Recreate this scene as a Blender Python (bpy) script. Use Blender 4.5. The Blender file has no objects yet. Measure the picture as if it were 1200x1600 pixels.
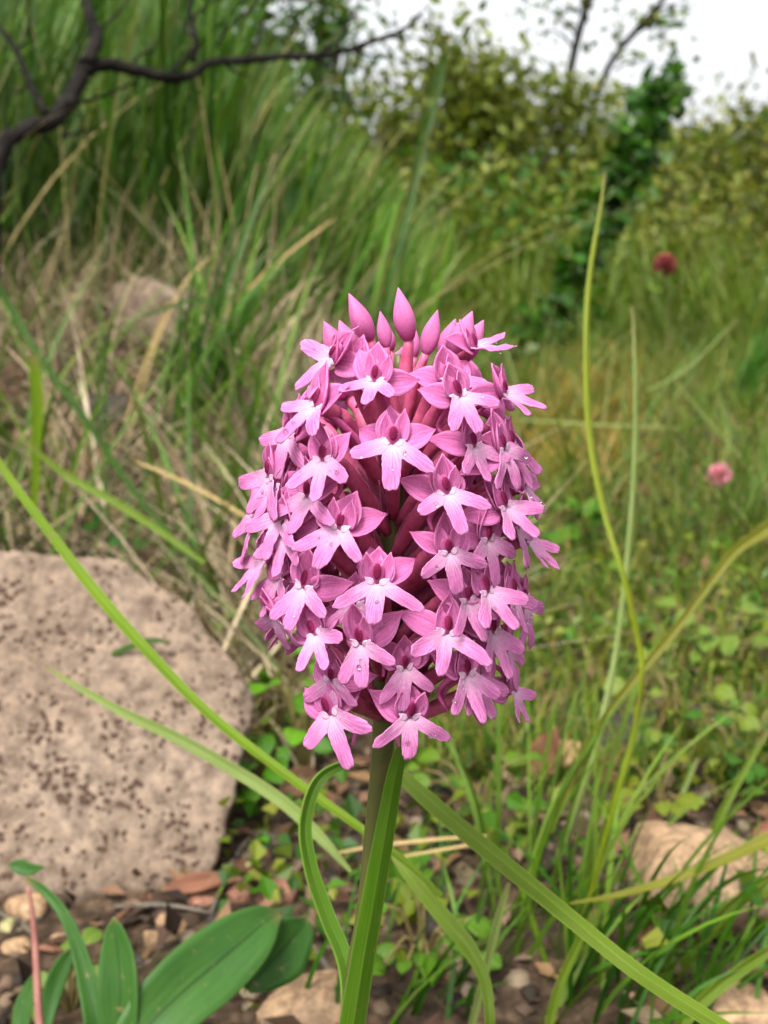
import bpy, bmesh, math, random
import numpy as np
from mathutils import Vector, Matrix
from mathutils import noise as mnoise
rnd = random.Random(7)
rng = np.random.default_rng(11)
scene = bpy.context.scene
C = scene.collection
R = math.radians

# ------------------------------------------------------------------ camera
PITCH, FPX, CAM = R(12), 1840.0, Vector((0, 0, .2))
cd = bpy.data.cameras.new('camera')
cam = bpy.data.objects.new('camera', cd); C.objects.link(cam)
cam.location = CAM; cam.rotation_euler = (R(90) - PITCH, 0, 0)
cd.sensor_fit = 'VERTICAL'; cd.sensor_height = 24.0; cd.lens = 24.0 * FPX / 1600
cd.clip_start = .01; cd.clip_end = 500
cd.dof.use_dof = True; cd.dof.focus_distance = .147; cd.dof.aperture_fstop = 25.0
scene.camera = cam
# ------------------------------------------------------------------ sky, sun, exposure
SUN_EL, SUN_AZ = R(58), R(205)
world = bpy.data.worlds.new('World'); scene.world = world; world.use_nodes = True
nt = world.node_tree; nt.nodes.clear()
sky = nt.nodes.new('ShaderNodeTexSky'); sky.sky_type = 'NISHITA'; sky.sun_disc = False
sky.sun_elevation = SUN_EL; sky.sun_rotation = SUN_AZ; sky.air_density = 1.0; sky.dust_density = 6.0; sky.ozone_density = .6
hs = nt.nodes.new('ShaderNodeHueSaturation'); hs.inputs['Saturation'].default_value = .14
bg = nt.nodes.new('ShaderNodeBackground'); bg.inputs['Strength'].default_value = .15
wo = nt.nodes.new('ShaderNodeOutputWorld')
nt.links.new(sky.outputs[0], hs.inputs['Color']); nt.links.new(hs.outputs[0], bg.inputs[0]); nt.links.new(bg.outputs[0], wo.inputs[0])
sl = bpy.data.lights.new('sun', 'SUN'); sl.energy = 1.4; sl.angle = R(18); sl.color = (1, .95, .88)
so = bpy.data.objects.new('sun', sl); C.objects.link(so)
sd = Vector((math.sin(SUN_AZ) * math.cos(SUN_EL), math.cos(SUN_AZ) * math.cos(SUN_EL), math.sin(SUN_EL)))
so.rotation_euler = sd.to_track_quat('Z', 'Y').to_euler()
vs = scene.view_settings
vs.view_transform = 'Standard'; vs.look = 'None'; vs.gamma = 1; vs.use_curve_mapping = False; vs.exposure = 1.42
scene.cycles.use_denoising = True
scene.cycles.max_bounces = 8; scene.cycles.transparent_max_bounces = 8
scene.cycles.sample_clamp_indirect = 6

# ------------------------------------------------------------------ helpers
FW = Vector((0, math.cos(PITCH), -math.sin(PITCH))); UP = Vector((0, math.sin(PITCH), math.cos(PITCH))); RX = Vector((1, 0, 0))
def at(px, py, Y):                     # the point at distance Y in front of the camera that a sight line meets
    d = FW + RX * ((px - 600) / FPX) - UP * ((py - 800) / FPX)
    return CAM + d * (Y / d.y)
def mm(wpx, P):                        # a width measured on the picture, at the distance of P
    return wpx * (P - CAM).dot(FW) / FPX

def hsh(ix, iy, iz, seed):
    h = (ix * 374761393 + iy * 668265263 + iz * 2147483647 * 3 + seed * 974711) & 0xffffffff
    h = ((h ^ (h >> 13)) * 1274126177) & 0xffffffff
    return ((h ^ (h >> 16)) & 0xffff) / 65535.0
def vnoise(P, s, seed=0):              # value noise, P (n,3) -> 0..1
    Q = np.asarray(P, float) * s; I = np.floor(Q).astype(np.int64); f = Q - I; f = f * f * (3 - 2 * f)
    r = 0
    for a in (0, 1):
        for b in (0, 1):
            for c in (0, 1):
                w = (f[:, 0] if a else 1 - f[:, 0]) * (f[:, 1] if b else 1 - f[:, 1]) * (f[:, 2] if c else 1 - f[:, 2])
                r = r + w * hsh(I[:, 0] + a, I[:, 1] + b, I[:, 2] + c, seed)
    return r
def fbm(P, s, o=4, seed=0):
    r = 0; a = .5; t = 0
    for k in range(o): r = r + a * vnoise(P, s * 2 ** k, seed + k); t += a; a *= .5
    return r / t
def sstep(a, b, x):
    t = np.clip((x - a) / (b - a), 0, 1); return t * t * (3 - 2 * t)

def mesh_np(name, V, F, cols=None, smooth=True, st=None):   # F (n,3) or (n,4)
    V = np.asarray(V, np.float32); F = np.asarray(F, np.int32)
    me = bpy.data.meshes.new(name); n, k = F.shape
    me.vertices.add(len(V)); me.vertices.foreach_set('co', V.ravel())
    me.loops.add(n * k); me.loops.foreach_set('vertex_index', F.ravel())
    me.polygons.add(n); me.polygons.foreach_set('loop_start', np.arange(0, n * k, k, dtype=np.int32))
    me.polygons.foreach_set('loop_total', np.full(n, k, np.int32))
    me.polygons.foreach_set('use_smooth', np.full(n, smooth, bool))
    for nm, c in (('Col', cols), ('st', st)):
        if c is not None:
            c = np.asarray(c, np.float32)
            c4 = np.ones((len(V), 4), np.float32); c4[:, :c.shape[1]] = c
            a = me.color_attributes.new(nm, 'FLOAT_COLOR', 'POINT'); a.data.foreach_set('color', c4.ravel())
    me.update(calc_edges=True); me.validate(); return me
def link(name, me, mat=None, parent=None):
    o = bpy.data.objects.new(name, me); C.objects.link(o)
    if mat is not None and me is not None and not me.materials: me.materials.append(mat)
    if parent is not None: o.parent = parent
    return o
def tag(o, label=None, cat=None, group=None, kind=None):
    if label: o['label'] = label
    if cat: o['category'] = cat
    if group: o['group'] = group
    if kind: o['kind'] = kind
    return o
def thicken(V, F, t, cols=None, st=None):   # open grid sheet -> closed sheet of thickness t
    V = np.asarray(V, float); F = np.asarray(F)
    N = np.zeros_like(V); a = V[F[:, 0]]; b = V[F[:, 1]]; c = V[F[:, 2]]; d = V[F[:, -1]]
    fn = np.cross(c - a, d - b)
    for k in range(F.shape[1]): np.add.at(N, F[:, k], fn)
    N /= np.linalg.norm(N, axis=1)[:, None] + 1e-15
    n = len(V); V2 = np.vstack([V + N * t / 2, V - N * t / 2])
    E = {}
    for f in F:
        for k in range(len(f)):
            e = (f[k], f[(k + 1) % len(f)]); E[e] = 1
    side = [(e[1], e[0], e[0] + n, e[1] + n) for e in E if (e[1], e[0]) not in E]
    F2 = np.vstack([F, F[:, ::-1] + n, np.array(side)])
    dup = lambda c: None if c is None else np.vstack([c, c])
    return V2, F2, dup(cols), dup(st)
def grid_faces(a, b, wrap=False):
    i = np.arange(a - 1)[:, None]; j = np.arange(b if wrap else b - 1)[None]
    j2 = (j + 1) % b
    return np.stack([i * b + j, i * b + j2, (i + 1) * b + j2, (i + 1) * b + j], -1).reshape(-1, 4)
def spline(pts, n):
    P = np.array(pts, float); P = np.vstack([2 * P[0] - P[1], P, 2 * P[-1] - P[-2]])
    m = len(P) - 3; out = []
    for u in np.linspace(0, m, n):
        k = min(int(u), m - 1); t = u - k; a, b, c, d = P[k:k + 4]
        out.append(.5 * ((2 * b) + (c - a) * t + (2 * a - 5 * b + 4 * c - d) * t * t + (3 * b - a - 3 * c + d) * t ** 3))
    return np.array(out)
def nrmz(v): return v / (np.linalg.norm(v, axis=-1, keepdims=True) + 1e-15)
def strip(pts, widths, hint=(0, -1, .4), fold=.3, m=5, n=28, thick=.0003, wave=0, twist=0):
    S = spline([tuple(p) + (w,) for p, w in zip(pts, widths)], n); P = S[:, :3]; W = np.maximum(S[:, 3], 1e-5)
    T = nrmz(np.gradient(P, axis=0)); H = np.array(hint, float)
    side = nrmz(np.cross(T, H)); N = nrmz(np.cross(side, T))
    if twist:
        a = np.linspace(0, twist, n)[:, None]; side, N = side * np.cos(a) + N * np.sin(a), N * np.cos(a) - side * np.sin(a)
    s = np.linspace(-1, 1, m)
    V = P[:, None] + side[:, None] * (W[:, None] / 2 * s)[..., None] + N[:, None] * (W[:, None] / 2 * fold * np.abs(s)[None] ** 1.3)[..., None]
    if wave: V = V + N[:, None] * (wave * W[:, None] * np.sin(np.linspace(0, 14, n))[:, None] * np.abs(s)[None])[..., None]
    st = np.stack(np.broadcast_arrays(s[None] * .5 + .5, np.linspace(0, 1, n)[:, None], np.zeros((n, m))), -1).reshape(-1, 3)
    V2, F2, _, st2 = thicken(V.reshape(-1, 3), grid_faces(n, m), thick, None, st)
    return V2, F2, st2
def strip_mesh(name, pts, widths, **k):
    V, F, st = strip(pts, widths, **k); return mesh_np(name, V, F, st=st)
def tube(pts, rad, n=16, k=10, noise=0, seed=0):
    S = spline([tuple(p) + (r,) for p, r in zip(pts, rad)], n); P = S[:, :3]; r = np.maximum(S[:, 3], 1e-5)
    T = nrmz(np.gradient(P, axis=0)); ref = np.array([.3, -.9, .25]); a = nrmz(np.cross(T, ref)); b = np.cross(T, a)
    th = np.linspace(0, 2 * math.pi, k, endpoint=False)
    V = P[:, None] + (a[:, None] * np.cos(th)[None, :, None] + b[:, None] * np.sin(th)[None, :, None]) * r[:, None, None]
    V = V.reshape(-1, 3)
    if noise:
        ctr = np.repeat(P, k, 0); rr = np.repeat(r, k)
        V = ctr + (V - ctr) * (1 + noise * (fbm(V, .9 / rr.mean(), 3, seed) - .5) * 2)[:, None]
    F = grid_faces(n, k, True)
    V = np.vstack([V, P[:1], P[-1:]]); e0, e1 = n * k, n * k + 1
    caps = [(e0, (j + 1) % k, j, j) for j in range(k)] + [(e1, (n - 1) * k + j, (n - 1) * k + (j + 1) % k, (n - 1) * k + (j + 1) % k) for j in range(k)]
    return V, F, np.array(caps)[:, :3]
def tube_mesh(name, pts, rad, **kw):
    V, F, caps = tube(pts, rad, **kw)
    T3 = np.vstack([F[:, [0, 1, 2]], F[:, [0, 2, 3]], caps]); return mesh_np(name, V, T3)

# ------------------------------------------------------------------ materials
def nodes(name):
    m = bpy.data.materials.new(name); m.use_nodes = True; t = m.node_tree; t.nodes.clear()
    out = t.nodes.new('ShaderNodeOutputMaterial'); b = t.nodes.new('ShaderNodeBsdfPrincipled')
    t.links.new(b.outputs[0], out.inputs[0]); return m, t, b, out
def N(t, typ, **kw):
    n = t.nodes.new(typ)
    for k, v in kw.items():
        if k in n.inputs: n.inputs[k].default_value = v
        else: setattr(n, k, v)
    return n
def ramp(t, stops, src=None):
    r = t.nodes.new('ShaderNodeValToRGB'); e = r.color_ramp.elements
    while len(e) < len(stops): e.new(.5)
    for x, (p, c) in zip(e, stops): x.position = p; x.color = (*c, 1) if len(c) == 3 else c
    if src is not None: t.links.new(src, r.inputs[0])
    return r
def add_translucent(t, b, out, colsock, f):
    tr = N(t, 'ShaderNodeBsdfTranslucent'); t.links.new(colsock, tr.inputs[0])
    mx = N(t, 'ShaderNodeMixShader', Fac=f); t.links.new(b.outputs[0], mx.inputs[1]); t.links.new(tr.outputs[0], mx.inputs[2]); t.links.new(mx.outputs[0], out.inputs[0])
def mat_vcol(name, rough=.55, transl=.3, spec=.3, nscale=900, vary=.25, bump=0):
    m, t, b, out = nodes(name)
    a = N(t, 'ShaderNodeAttribute', attribute_name='Col')
    nz = N(t, 'ShaderNodeTexNoise', Scale=nscale, Detail=3); tc = N(t, 'ShaderNodeTexCoord'); t.links.new(tc.outputs['Object'], nz.inputs['Vector'])
    r = ramp(t, [(.3, (1 - vary,) * 3), (.7, (1 + vary,) * 3)], nz.outputs[0])
    mx = N(t, 'ShaderNodeMix', data_type='RGBA', blend_type='MULTIPLY'); mx.inputs[0].default_value = 1
    t.links.new(a.outputs['Color'], mx.inputs[6]); t.links.new(r.outputs[0], mx.inputs[7])
    t.links.new(mx.outputs[2], b.inputs['Base Color']); b.inputs['Roughness'].default_value = rough; b.inputs['Specular IOR Level'].default_value = spec
    if bump:
        bp = N(t, 'ShaderNodeBump', Strength=.5, Distance=bump); t.links.new(nz.outputs[0], bp.inputs['Height']); t.links.new(bp.outputs[0], b.inputs['Normal'])
    if transl: add_translucent(t, b, out, mx.outputs[2], transl)
    return m
def mat_leaf(name, col, col2, rough=.42, transl=.3, rib=.25, streaks=40, edge=.2, k=.72):
    lm = lambda c: .3 * c[0] + .6 * c[1] + .1 * c[2]
    col, col2 = [tuple(max(.003, (lm(c) + (q - lm(c)) * 1.3) * k) for q in c) for c in (col, col2)]
       # blades and leaves: long veins, pale midrib, pale margin
    m, t, b, out = nodes(name)
    a = N(t, 'ShaderNodeAttribute', attribute_name='st'); sp = N(t, 'ShaderNodeSeparateXYZ'); t.links.new(a.outputs['Vector'], sp.inputs[0])
    cmb = N(t, 'ShaderNodeCombineXYZ'); k1 = N(t, 'ShaderNodeMath', operation='MULTIPLY'); k1.inputs[1].default_value = streaks; t.links.new(sp.outputs[0], k1.inputs[0])
    k2 = N(t, 'ShaderNodeMath', operation='MULTIPLY'); k2.inputs[1].default_value = 5; t.links.new(sp.outputs[1], k2.inputs[0])
    t.links.new(k1.outputs[0], cmb.inputs[0]); t.links.new(k2.outputs[0], cmb.inputs[1])
    nz = N(t, 'ShaderNodeTexNoise', Scale=1, Detail=2); t.links.new(cmb.outputs[0], nz.inputs['Vector'])
    tc = N(t, 'ShaderNodeTexCoord'); n2 = N(t, 'ShaderNodeTexNoise', Scale=60, Detail=3); t.links.new(tc.outputs['Object'], n2.inputs['Vector'])
    ad = N(t, 'ShaderNodeMath', operation='ADD'); t.links.new(nz.outputs[0], ad.inputs[0]); t.links.new(n2.outputs[0], ad.inputs[1])
    hf = N(t, 'ShaderNodeMath', operation='MULTIPLY'); hf.inputs[1].default_value = .5; t.links.new(ad.outputs[0], hf.inputs[0])
    r = ramp(t, [(.32, col), (.68, col2)], hf.outputs[0])
    if rib < .01:   # sunken dark midrib
        dr = ramp(t, [(.46, (1, 1, 1)), (.495, (.45, .5, .45)), (.505, (.45, .5, .45)), (.54, (1, 1, 1))], sp.outputs[0]); md = N(t, 'ShaderNodeMix', data_type='RGBA', blend_type='MULTIPLY'); md.inputs[0].default_value = 1
        t.links.new(r.outputs[0], md.inputs[6]); t.links.new(dr.outputs[0], md.inputs[7]); rs = md.outputs[2]
    else: rs = r.outputs[0]
    rb = ramp(t, [(0, (edge,) * 3), (.07, (0, 0, 0)), (.44, (0, 0, 0)), (.5, (rib,) * 3), (.56, (0, 0, 0)), (.93, (0, 0, 0)), (1, (edge,) * 3)], sp.outputs[0])
    mx = N(t, 'ShaderNodeMix', data_type='RGBA'); t.links.new(rb.outputs[0], mx.inputs[0]); t.links.new(rs, mx.inputs[6])
    mx.inputs[7].default_value = (min(1, col2[0] * 1.9 + .05), min(1, col2[1] * 1.6 + .05), min(1, col2[2] * 1.9 + .03), 1)
    n3 = N(t, 'ShaderNodeTexNoise', Scale=420, Detail=4); t.links.new(tc.outputs['Object'], n3.inputs['Vector']); bl = ramp(t, [(.64, (0, 0, 0)), (.74, (.7, .7, .7))], n3.outputs[0])
    tp = ramp(t, [(0, (.85,) * 3), (.05, (.35,) * 3), (.13, (0,) * 3)], sp.outputs[1]); mm_ = N(t, 'ShaderNodeMath', operation='MAXIMUM'); t.links.new(bl.outputs[0], mm_.inputs[0]); t.links.new(tp.outputs[0], mm_.inputs[1])
    mx0 = mx; mx = N(t, 'ShaderNodeMix', data_type='RGBA'); t.links.new(mm_.outputs[0], mx.inputs[0]); t.links.new(mx0.outputs[2], mx.inputs[6]); mx.inputs[7].default_value = (.17, .12, .05, 1)
    t.links.new(mx.outputs[2], b.inputs['Base Color']); b.inputs['Roughness'].default_value = rough + .08; b.inputs['Specular IOR Level'].default_value = .2
    bp = N(t, 'ShaderNodeBump', Strength=.35, Distance=.0004); t.links.new(nz.outputs[0], bp.inputs['Height']); t.links.new(bp.outputs[0], b.inputs['Normal'])
    add_translucent(t, b, out, mx.outputs[2], transl); return m
def mat_rock(name, c0, c1, c2, pit=(.055, .032, .021), scale=1.0, pits=.5, bump=.0012):
    m, t, b, out = nodes(name); tc = N(t, 'ShaderNodeTexCoord')
    def nz(s, d=5, r=.6):
        n = N(t, 'ShaderNodeTexNoise', Scale=s * scale, Detail=d, Roughness=r); t.links.new(tc.outputs['Object'], n.inputs['Vector']); return n
    big = nz(14); fine = nz(170, 7, .75); mid = nz(70)
    base = ramp(t, [(.3, c0), (.5, c1), (.72, c2)], big.outputs[0])
    fr = ramp(t, [(.36, (.50, .45, .42)), (.5, (1, 1, 1)), (.66, (1.55, 1.5, 1.42))], fine.outputs[0])
    mx = N(t, 'ShaderNodeMix', data_type='RGBA', blend_type='MULTIPLY'); mx.inputs[0].default_value = 1
    t.links.new(base.outputs[0], mx.inputs[6]); t.links.new(fr.outputs[0], mx.inputs[7])
    dist = N(t, 'ShaderNodeVectorMath', operation='ADD'); sc = N(t, 'ShaderNodeVectorMath', operation='SCALE'); sc.inputs['Scale'].default_value = .003 / scale
    t.links.new(fine.outputs['Color'], sc.inputs[0]); t.links.new(tc.outputs['Object'], dist.inputs[0]); t.links.new(sc.outputs[0], dist.inputs[1])
    vo = N(t, 'ShaderNodeTexVoronoi', Scale=360 * scale); t.links.new(dist.outputs[0], vo.inputs['Vector'])
    sub = N(t, 'ShaderNodeMath', operation='SUBTRACT'); mr = ramp(t, [(.36, (0,) * 3), (.60, (.30 * pits / .5,) * 3)], mid.outputs[0]); t.links.new(mr.outputs[0], sub.inputs[0]); t.links.new(vo.outputs['Distance'], sub.inputs[1])
    pr = ramp(t, [(.02, (0,) * 3), (.09, (1,) * 3)], sub.outputs[0])
    m2 = N(t, 'ShaderNodeMix', data_type='RGBA'); t.links.new(pr.outputs[0], m2.inputs[0]); t.links.new(mx.outputs[2], m2.inputs[6]); m2.inputs[7].default_value = (*pit, 1)
    t.links.new(m2.outputs[2], b.inputs['Base Color']); b.inputs['Roughness'].default_value = .88; b.inputs['Specular IOR Level'].default_value = .2
    hsum = N(t, 'ShaderNodeMath', operation='SUBTRACT'); t.links.new(fine.outputs[0], hsum.inputs[0]); t.links.new(pr.outputs[0], hsum.inputs[1])
    bp = N(t, 'ShaderNodeBump', Strength=.8, Distance=bump); t.links.new(hsum.outputs[0], bp.inputs['Height']); t.links.new(bp.outputs[0], b.inputs['Normal'])
    return m
def mat_noise(name, c0, c1, scale, rough=.8, bump=.0005, spec=.2, transl=0):
    m, t, b, out = nodes(name); tc = N(t, 'ShaderNodeTexCoord'); n = N(t, 'ShaderNodeTexNoise', Scale=scale, Detail=6, Roughness=.65); t.links.new(tc.outputs['Object'], n.inputs['Vector'])
    r = ramp(t, [(.3, c0), (.7, c1)], n.outputs[0]); t.links.new(r.outputs[0], b.inputs['Base Color'])
    b.inputs['Roughness'].default_value = rough; b.inputs['Specular IOR Level'].default_value = spec
    bp = N(t, 'ShaderNodeBump', Strength=.7, Distance=bump); t.links.new(n.outputs[0], bp.inputs['Height']); t.links.new(bp.outputs[0], b.inputs['Normal'])
    if transl: add_translucent(t, b, out, r.outputs[0], transl)
    return m
def mat_petal():
    m = mat_vcol('petal', rough=.6, transl=.45, spec=.12, nscale=2600, vary=.10, bump=.00006); t = m.node_tree
    a = N(t, 'ShaderNodeAttribute', attribute_name='st'); mp = N(t, 'ShaderNodeVectorMath', operation='MULTIPLY'); mp.inputs[1].default_value = (15, 1.6, 1); t.links.new(a.outputs['Vector'], mp.inputs[0])
    nz = N(t, 'ShaderNodeTexNoise', Scale=1, Detail=2); t.links.new(mp.outputs[0], nz.inputs['Vector']); r = ramp(t, [(.36, (.78, .66, .75)), (.64, (1.10, 1.14, 1.10))], nz.outputs[0])
    old = [n for n in t.nodes if n.type == 'MIX'][0]; mx = N(t, 'ShaderNodeMix', data_type='RGBA', blend_type='MULTIPLY'); mx.inputs[0].default_value = 1
    t.links.new(r.outputs[0], mx.inputs[7])
    for l in list(old.outputs[2].links): t.links.new(mx.outputs[2], l.to_socket)
    t.links.new(old.outputs[2], mx.inputs[6]); return m
M_petal = mat_petal()
M_ovary = mat_noise('ovary_skin', (.33, .038, .11), (.56, .125, .24), 500, rough=.45, bump=.0001, spec=.3)
M_spur = mat_noise('spur_skin', (.4, .06, .2), (.55, .12, .32), 500, rough=.45, bump=.00005)
M_stem = mat_noise('stem_skin', (.04, .055, .012), (.085, .075, .02), 160, rough=.45, bump=.0002, spec=.35)
M_grass = mat_vcol('grass_mass', rough=.55, transl=.3, spec=.25, nscale=60, vary=.2)
M_straw = mat_vcol('straw_mass', rough=.75, transl=.15, spec=.15, nscale=90, vary=.25)
M_foliage = mat_vcol('foliage_mass', rough=.5, transl=.35, spec=.3, nscale=20, vary=.2)
M_bark = mat_noise('dark_bark', (.005, .0045, .004), (.02, .017, .015), 120, rough=.95, bump=.002, spec=.05)
M_bark2 = mat_noise('grey_bark', (.05, .045, .035), (.13, .11, .085), 60, rough=.9, bump=.004)

# ------------------------------------------------------------------ ground
def height(x, y):
    x = np.asarray(x, float); y = np.asarray(y, float)
    P = np.stack([x, y, np.zeros_like(x)], -1).reshape(-1, 3)
    n1 = (fbm(P, 9, 4, 3) - .5).reshape(x.shape); n2 = (fbm(P, 1.3, 3, 9) - .5).reshape(x.shape)
    ang = x / np.maximum(y, .2)
    w = sstep(.10, -.16, ang)
    bank = w * (.16 * sstep(.42, 1.15, y) + .26 * sstep(1.1, 2.6, y))
    far = .5 * sstep(6, 40, np.hypot(x, y)) + .25 * (1 - w) * sstep(2.5, 7, y)
    return n1 * .022 + n2 * .10 * sstep(.6, 2.5, y) + bank + far
def axis(dense, step, lo, hi, g=1.13):
    a = list(np.arange(dense[0], dense[1] + 1e-9, step)); d = step
    while a[-1] < hi: d *= g; a.append(a[-1] + d)
    d = step
    while a[0] > lo: d *= g; a.insert(0, a[0] - d)
    return np.array(a)
gx = axis((-.6, .6), .008, -120, 120); gy = axis((.2, 1.7), .008, -40, 200)
GX, GY = np.meshgrid(gx, gy); GZ = height(GX, GY)
GV = np.stack([GX, GY, GZ], -1).reshape(-1, 3)
GZfine = (fbm(GV, 70, 3, 21) - .5) * .006; GV[:, 2] += GZfine
def mat_ground():
    m, t, b, out = nodes('soil'); tc = N(t, 'ShaderNodeTexCoord')
    def nz(s, d=6, r=.65):
        n = N(t, 'ShaderNodeTexNoise', Scale=s, Detail=d, Roughness=r); t.links.new(tc.outputs['Object'], n.inputs['Vector']); return n
    a, c, d = nz(130), nz(9, 3), nz(420)
    soil = ramp(t, [(.30, (.008, .006, .004)), (.5, (.04, .026, .016)), (.72, (.12, .08, .048))], a.outputs[0])
    moss = ramp(t, [(.3, (.018, .022, .006)), (.7, (.06, .068, .02))], d.outputs[0])
    k = ramp(t, [(.55, (0,) * 3), (.66, (.8,) * 3)], c.outputs[0])
    mx = N(t, 'ShaderNodeMix', data_type='RGBA'); t.links.new(k.outputs[0], mx.inputs[0]); t.links.new(soil.outputs[0], mx.inputs[6]); t.links.new(moss.outputs[0], mx.inputs[7])
    t.links.new(mx.outputs[2], b.inputs['Base Color']); b.inputs['Roughness'].default_value = .95; b.inputs['Specular IOR Level'].default_value = .1
    bp = N(t, 'ShaderNodeBump', Strength=1, Distance=.003); t.links.new(a.outputs[0], bp.inputs['Height']); t.links.new(bp.outputs[0], b.inputs['Normal'])
    return m
ground = link('ground', mesh_np('ground', GV, grid_faces(len(gy), len(gx))), mat_ground()); tag(ground, kind='structure')
def gz(x, y): return float(height(np.array([x]), np.array([y]))[0])
def hit(px, py):                       # where a sight line meets the ground
    d = FW + RX * ((px - 600) / FPX) - UP * ((py - 800) / FPX)
    Y = np.concatenate([np.arange(.15, 3, .004), np.arange(3, 40, .05)])
    P = np.array(CAM)[None] + np.array(d)[None] * (Y / d.y)[:, None]
    below = P[:, 2] < height(P[:, 0], P[:, 1])
    k = int(np.argmax(below)) if below.any() else len(Y) - 1
    return Vector(P[k])

# ------------------------------------------------------------------ rocks
def ico(sub):
    bm = bmesh.new(); bmesh.ops.create_icosphere(bm, subdivisions=sub, radius=1)
    V = np.array([v.co for v in bm.verts]); F = np.array([[v.index for v in f.verts] for f in bm.faces]); bm.free(); return nrmz(V), F
ICO = {k: ico(k) for k in (2, 3, 4, 7)}
def poly_rock(planes, sub, p=14, bumps=(), seed=0):    # planes: unit normal, distance from the centre; p: how crisp the edges
    D, F = ICO[sub]; s = 0
    for n, d in planes:
        s = s + np.maximum(D @ np.array(n) / d, 0) ** p
    r = s ** (-1 / p); V = D * r[:, None]
    for sc, amp in bumps: V = V + D * ((fbm(V, sc, 4, seed) - .5) * 2 * amp)[:, None]
    return V, F
def random_rock(name, size, seed, sub=3, flat=.6, crisp=10):
    g = np.random.default_rng(seed); pl = []
    for k in range(11):
        n = nrmz(g.normal(size=3)); pl.append((n, g.uniform(.75, 1.1)))
    for ax in np.eye(3):
        pl += [(ax, g.uniform(.85, 1.1)), (-ax, g.uniform(.85, 1.1))]
    V, F = poly_rock(pl, sub, crisp, ((1.8, .10), (6, .03)), seed)
    V = V * np.array(size) / 2
    return mesh_np(name, V, F)

# big stone: outline polygon on a face that leans back, cut out of planes
def big_stone():
    ctr = at(120, 1150, .43)
    nf = Vector((.10, -.80, .60)).normalized()       # the broad face, turned to the sky and the camera
    ex = Vector((1, 0, 0)); ex = (ex - nf * ex.dot(nf)).normalized(); ey = nf.cross(ex)
    P0 = at(150, 1150, .375)
    def onface(px, py):
        d = FW + RX * ((px - 600) / FPX) - UP * ((py - 800) / FPX); t = (P0 - CAM).dot(nf) / d.dot(nf); return CAM + d * t
    outline = [(-330, 900), (-120, 850), (185, 872), (292, 942), (408, 1080), (352, 1310), (308, 1425), (120, 1490), (-150, 1480), (-340, 1300)]
    pts = [onface(*q) for q in outline]
    cen = sum(pts, Vector()) / len(pts) - nf * .035
    planes = [(nf, (P0 - cen).dot(nf)), (-nf, .055)]
    for a, b in zip(pts, pts[1:] + pts[:1]):
        e = (b - a).normalized(); n = e.cross(nf)
        if n.dot((a + b) / 2 - cen) < 0: n = -n
        n = (n - nf * .25).normalized()
        planes.append((n, (a - cen).dot(n)))
    for nv, q in (((.10, -.98, -.16), (200, 1385)), ((.70, -.58, .42), (372, 1120))):
        n = Vector(nv).normalized(); planes.append((n, (onface(*q) - cen).dot(n)))
    V, F = poly_rock([(tuple(n), d) for n, d in planes], 7, 90, ((14, .0022), (60, .0018), (200, .0014), (520, .0008)), 5)
    o = link('boulder', mesh_np('boulder', V, F), mat_rock('speckled_stone', (.115, .082, .058), (.15, .11, .08), (.19, .145, .109), pits=.85, scale=1.0))
    o.location = cen
    return tag(o, 'big pale speckled pinkish stone pitted with brown specks, left of the orchid', 'stone')
big_stone()

# ------------------------------------------------------------------ background: shrubs, trees, treeline
def leaf_cloud(P, size, cols, g, up=.3, aspect=.55):        # one folded pointed leaf (two quads) at every point
    n = len(P); size = np.broadcast_to(size, (n,)) * g.uniform(.6, 1.35, n)
    a = nrmz(g.normal(size=(n, 3)) + np.array([0, 0, -.2])); h = nrmz(g.normal(size=(n, 3)) + np.array([0, -.3, up * 3]))
    b = nrmz(np.cross(a, h)); c = np.cross(b, a)
    L = size[:, None]; W = L * aspect / 2
    o = np.stack([P, P + a * L * .45 + b * W + c * W * .4, P + a * L, P + a * L * .45 - b * W + c * W * .4, P + a * L * .5], 1)
    V = o.reshape(-1, 3); k = np.arange(n)[:, None] * 5
    F = np.concatenate([k + np.array([[0, 1, 2, 4]]), k + np.array([[0, 4, 2, 3]])])
    cc = np.repeat(cols, 5, 0); return V, F, cc
def mixcol(g, n, pal, w=None, jit=.18, sat=1.35):
    pal = np.array(pal); lum = pal @ np.array((.3, .6, .1)); pal = np.clip(lum[:, None] + (pal - lum[:, None]) * sat, .003, 1) * .60; i = g.choice(len(pal), n, p=w); return pal[i] * g.uniform(1 - jit, 1 + jit, (n, 1)) * g.uniform(.93, 1.07, (n, 3))
def crown_points(g, n, ctr, rad, clumps, tight=.33):
    c = nrmz(g.normal(size=(clumps, 3))) * g.uniform(.25, 1, (clumps, 1)) ** .5
    i = g.integers(0, clumps, n); p = c[i] + g.normal(size=(n, 3)) * tight * g.uniform(.5, 1.2, clumps)[i][:, None]
    return np.array(ctr) + p * np.array(rad), c[:, :3] * np.array(rad) + np.array(ctr)
OLIVE = [(.135, .17, .04), (.19, .225, .06), (.085, .12, .028), (.26, .285, .095)]
GREEN = [(.05, .12, .02), (.08, .17, .03), (.035, .085, .015), (.12, .20, .05)]
YELL = [(.17, .19, .05), (.23, .24, .075), (.10, .125, .03), (.29, .29, .11), (.07, .085, .025)]
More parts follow.
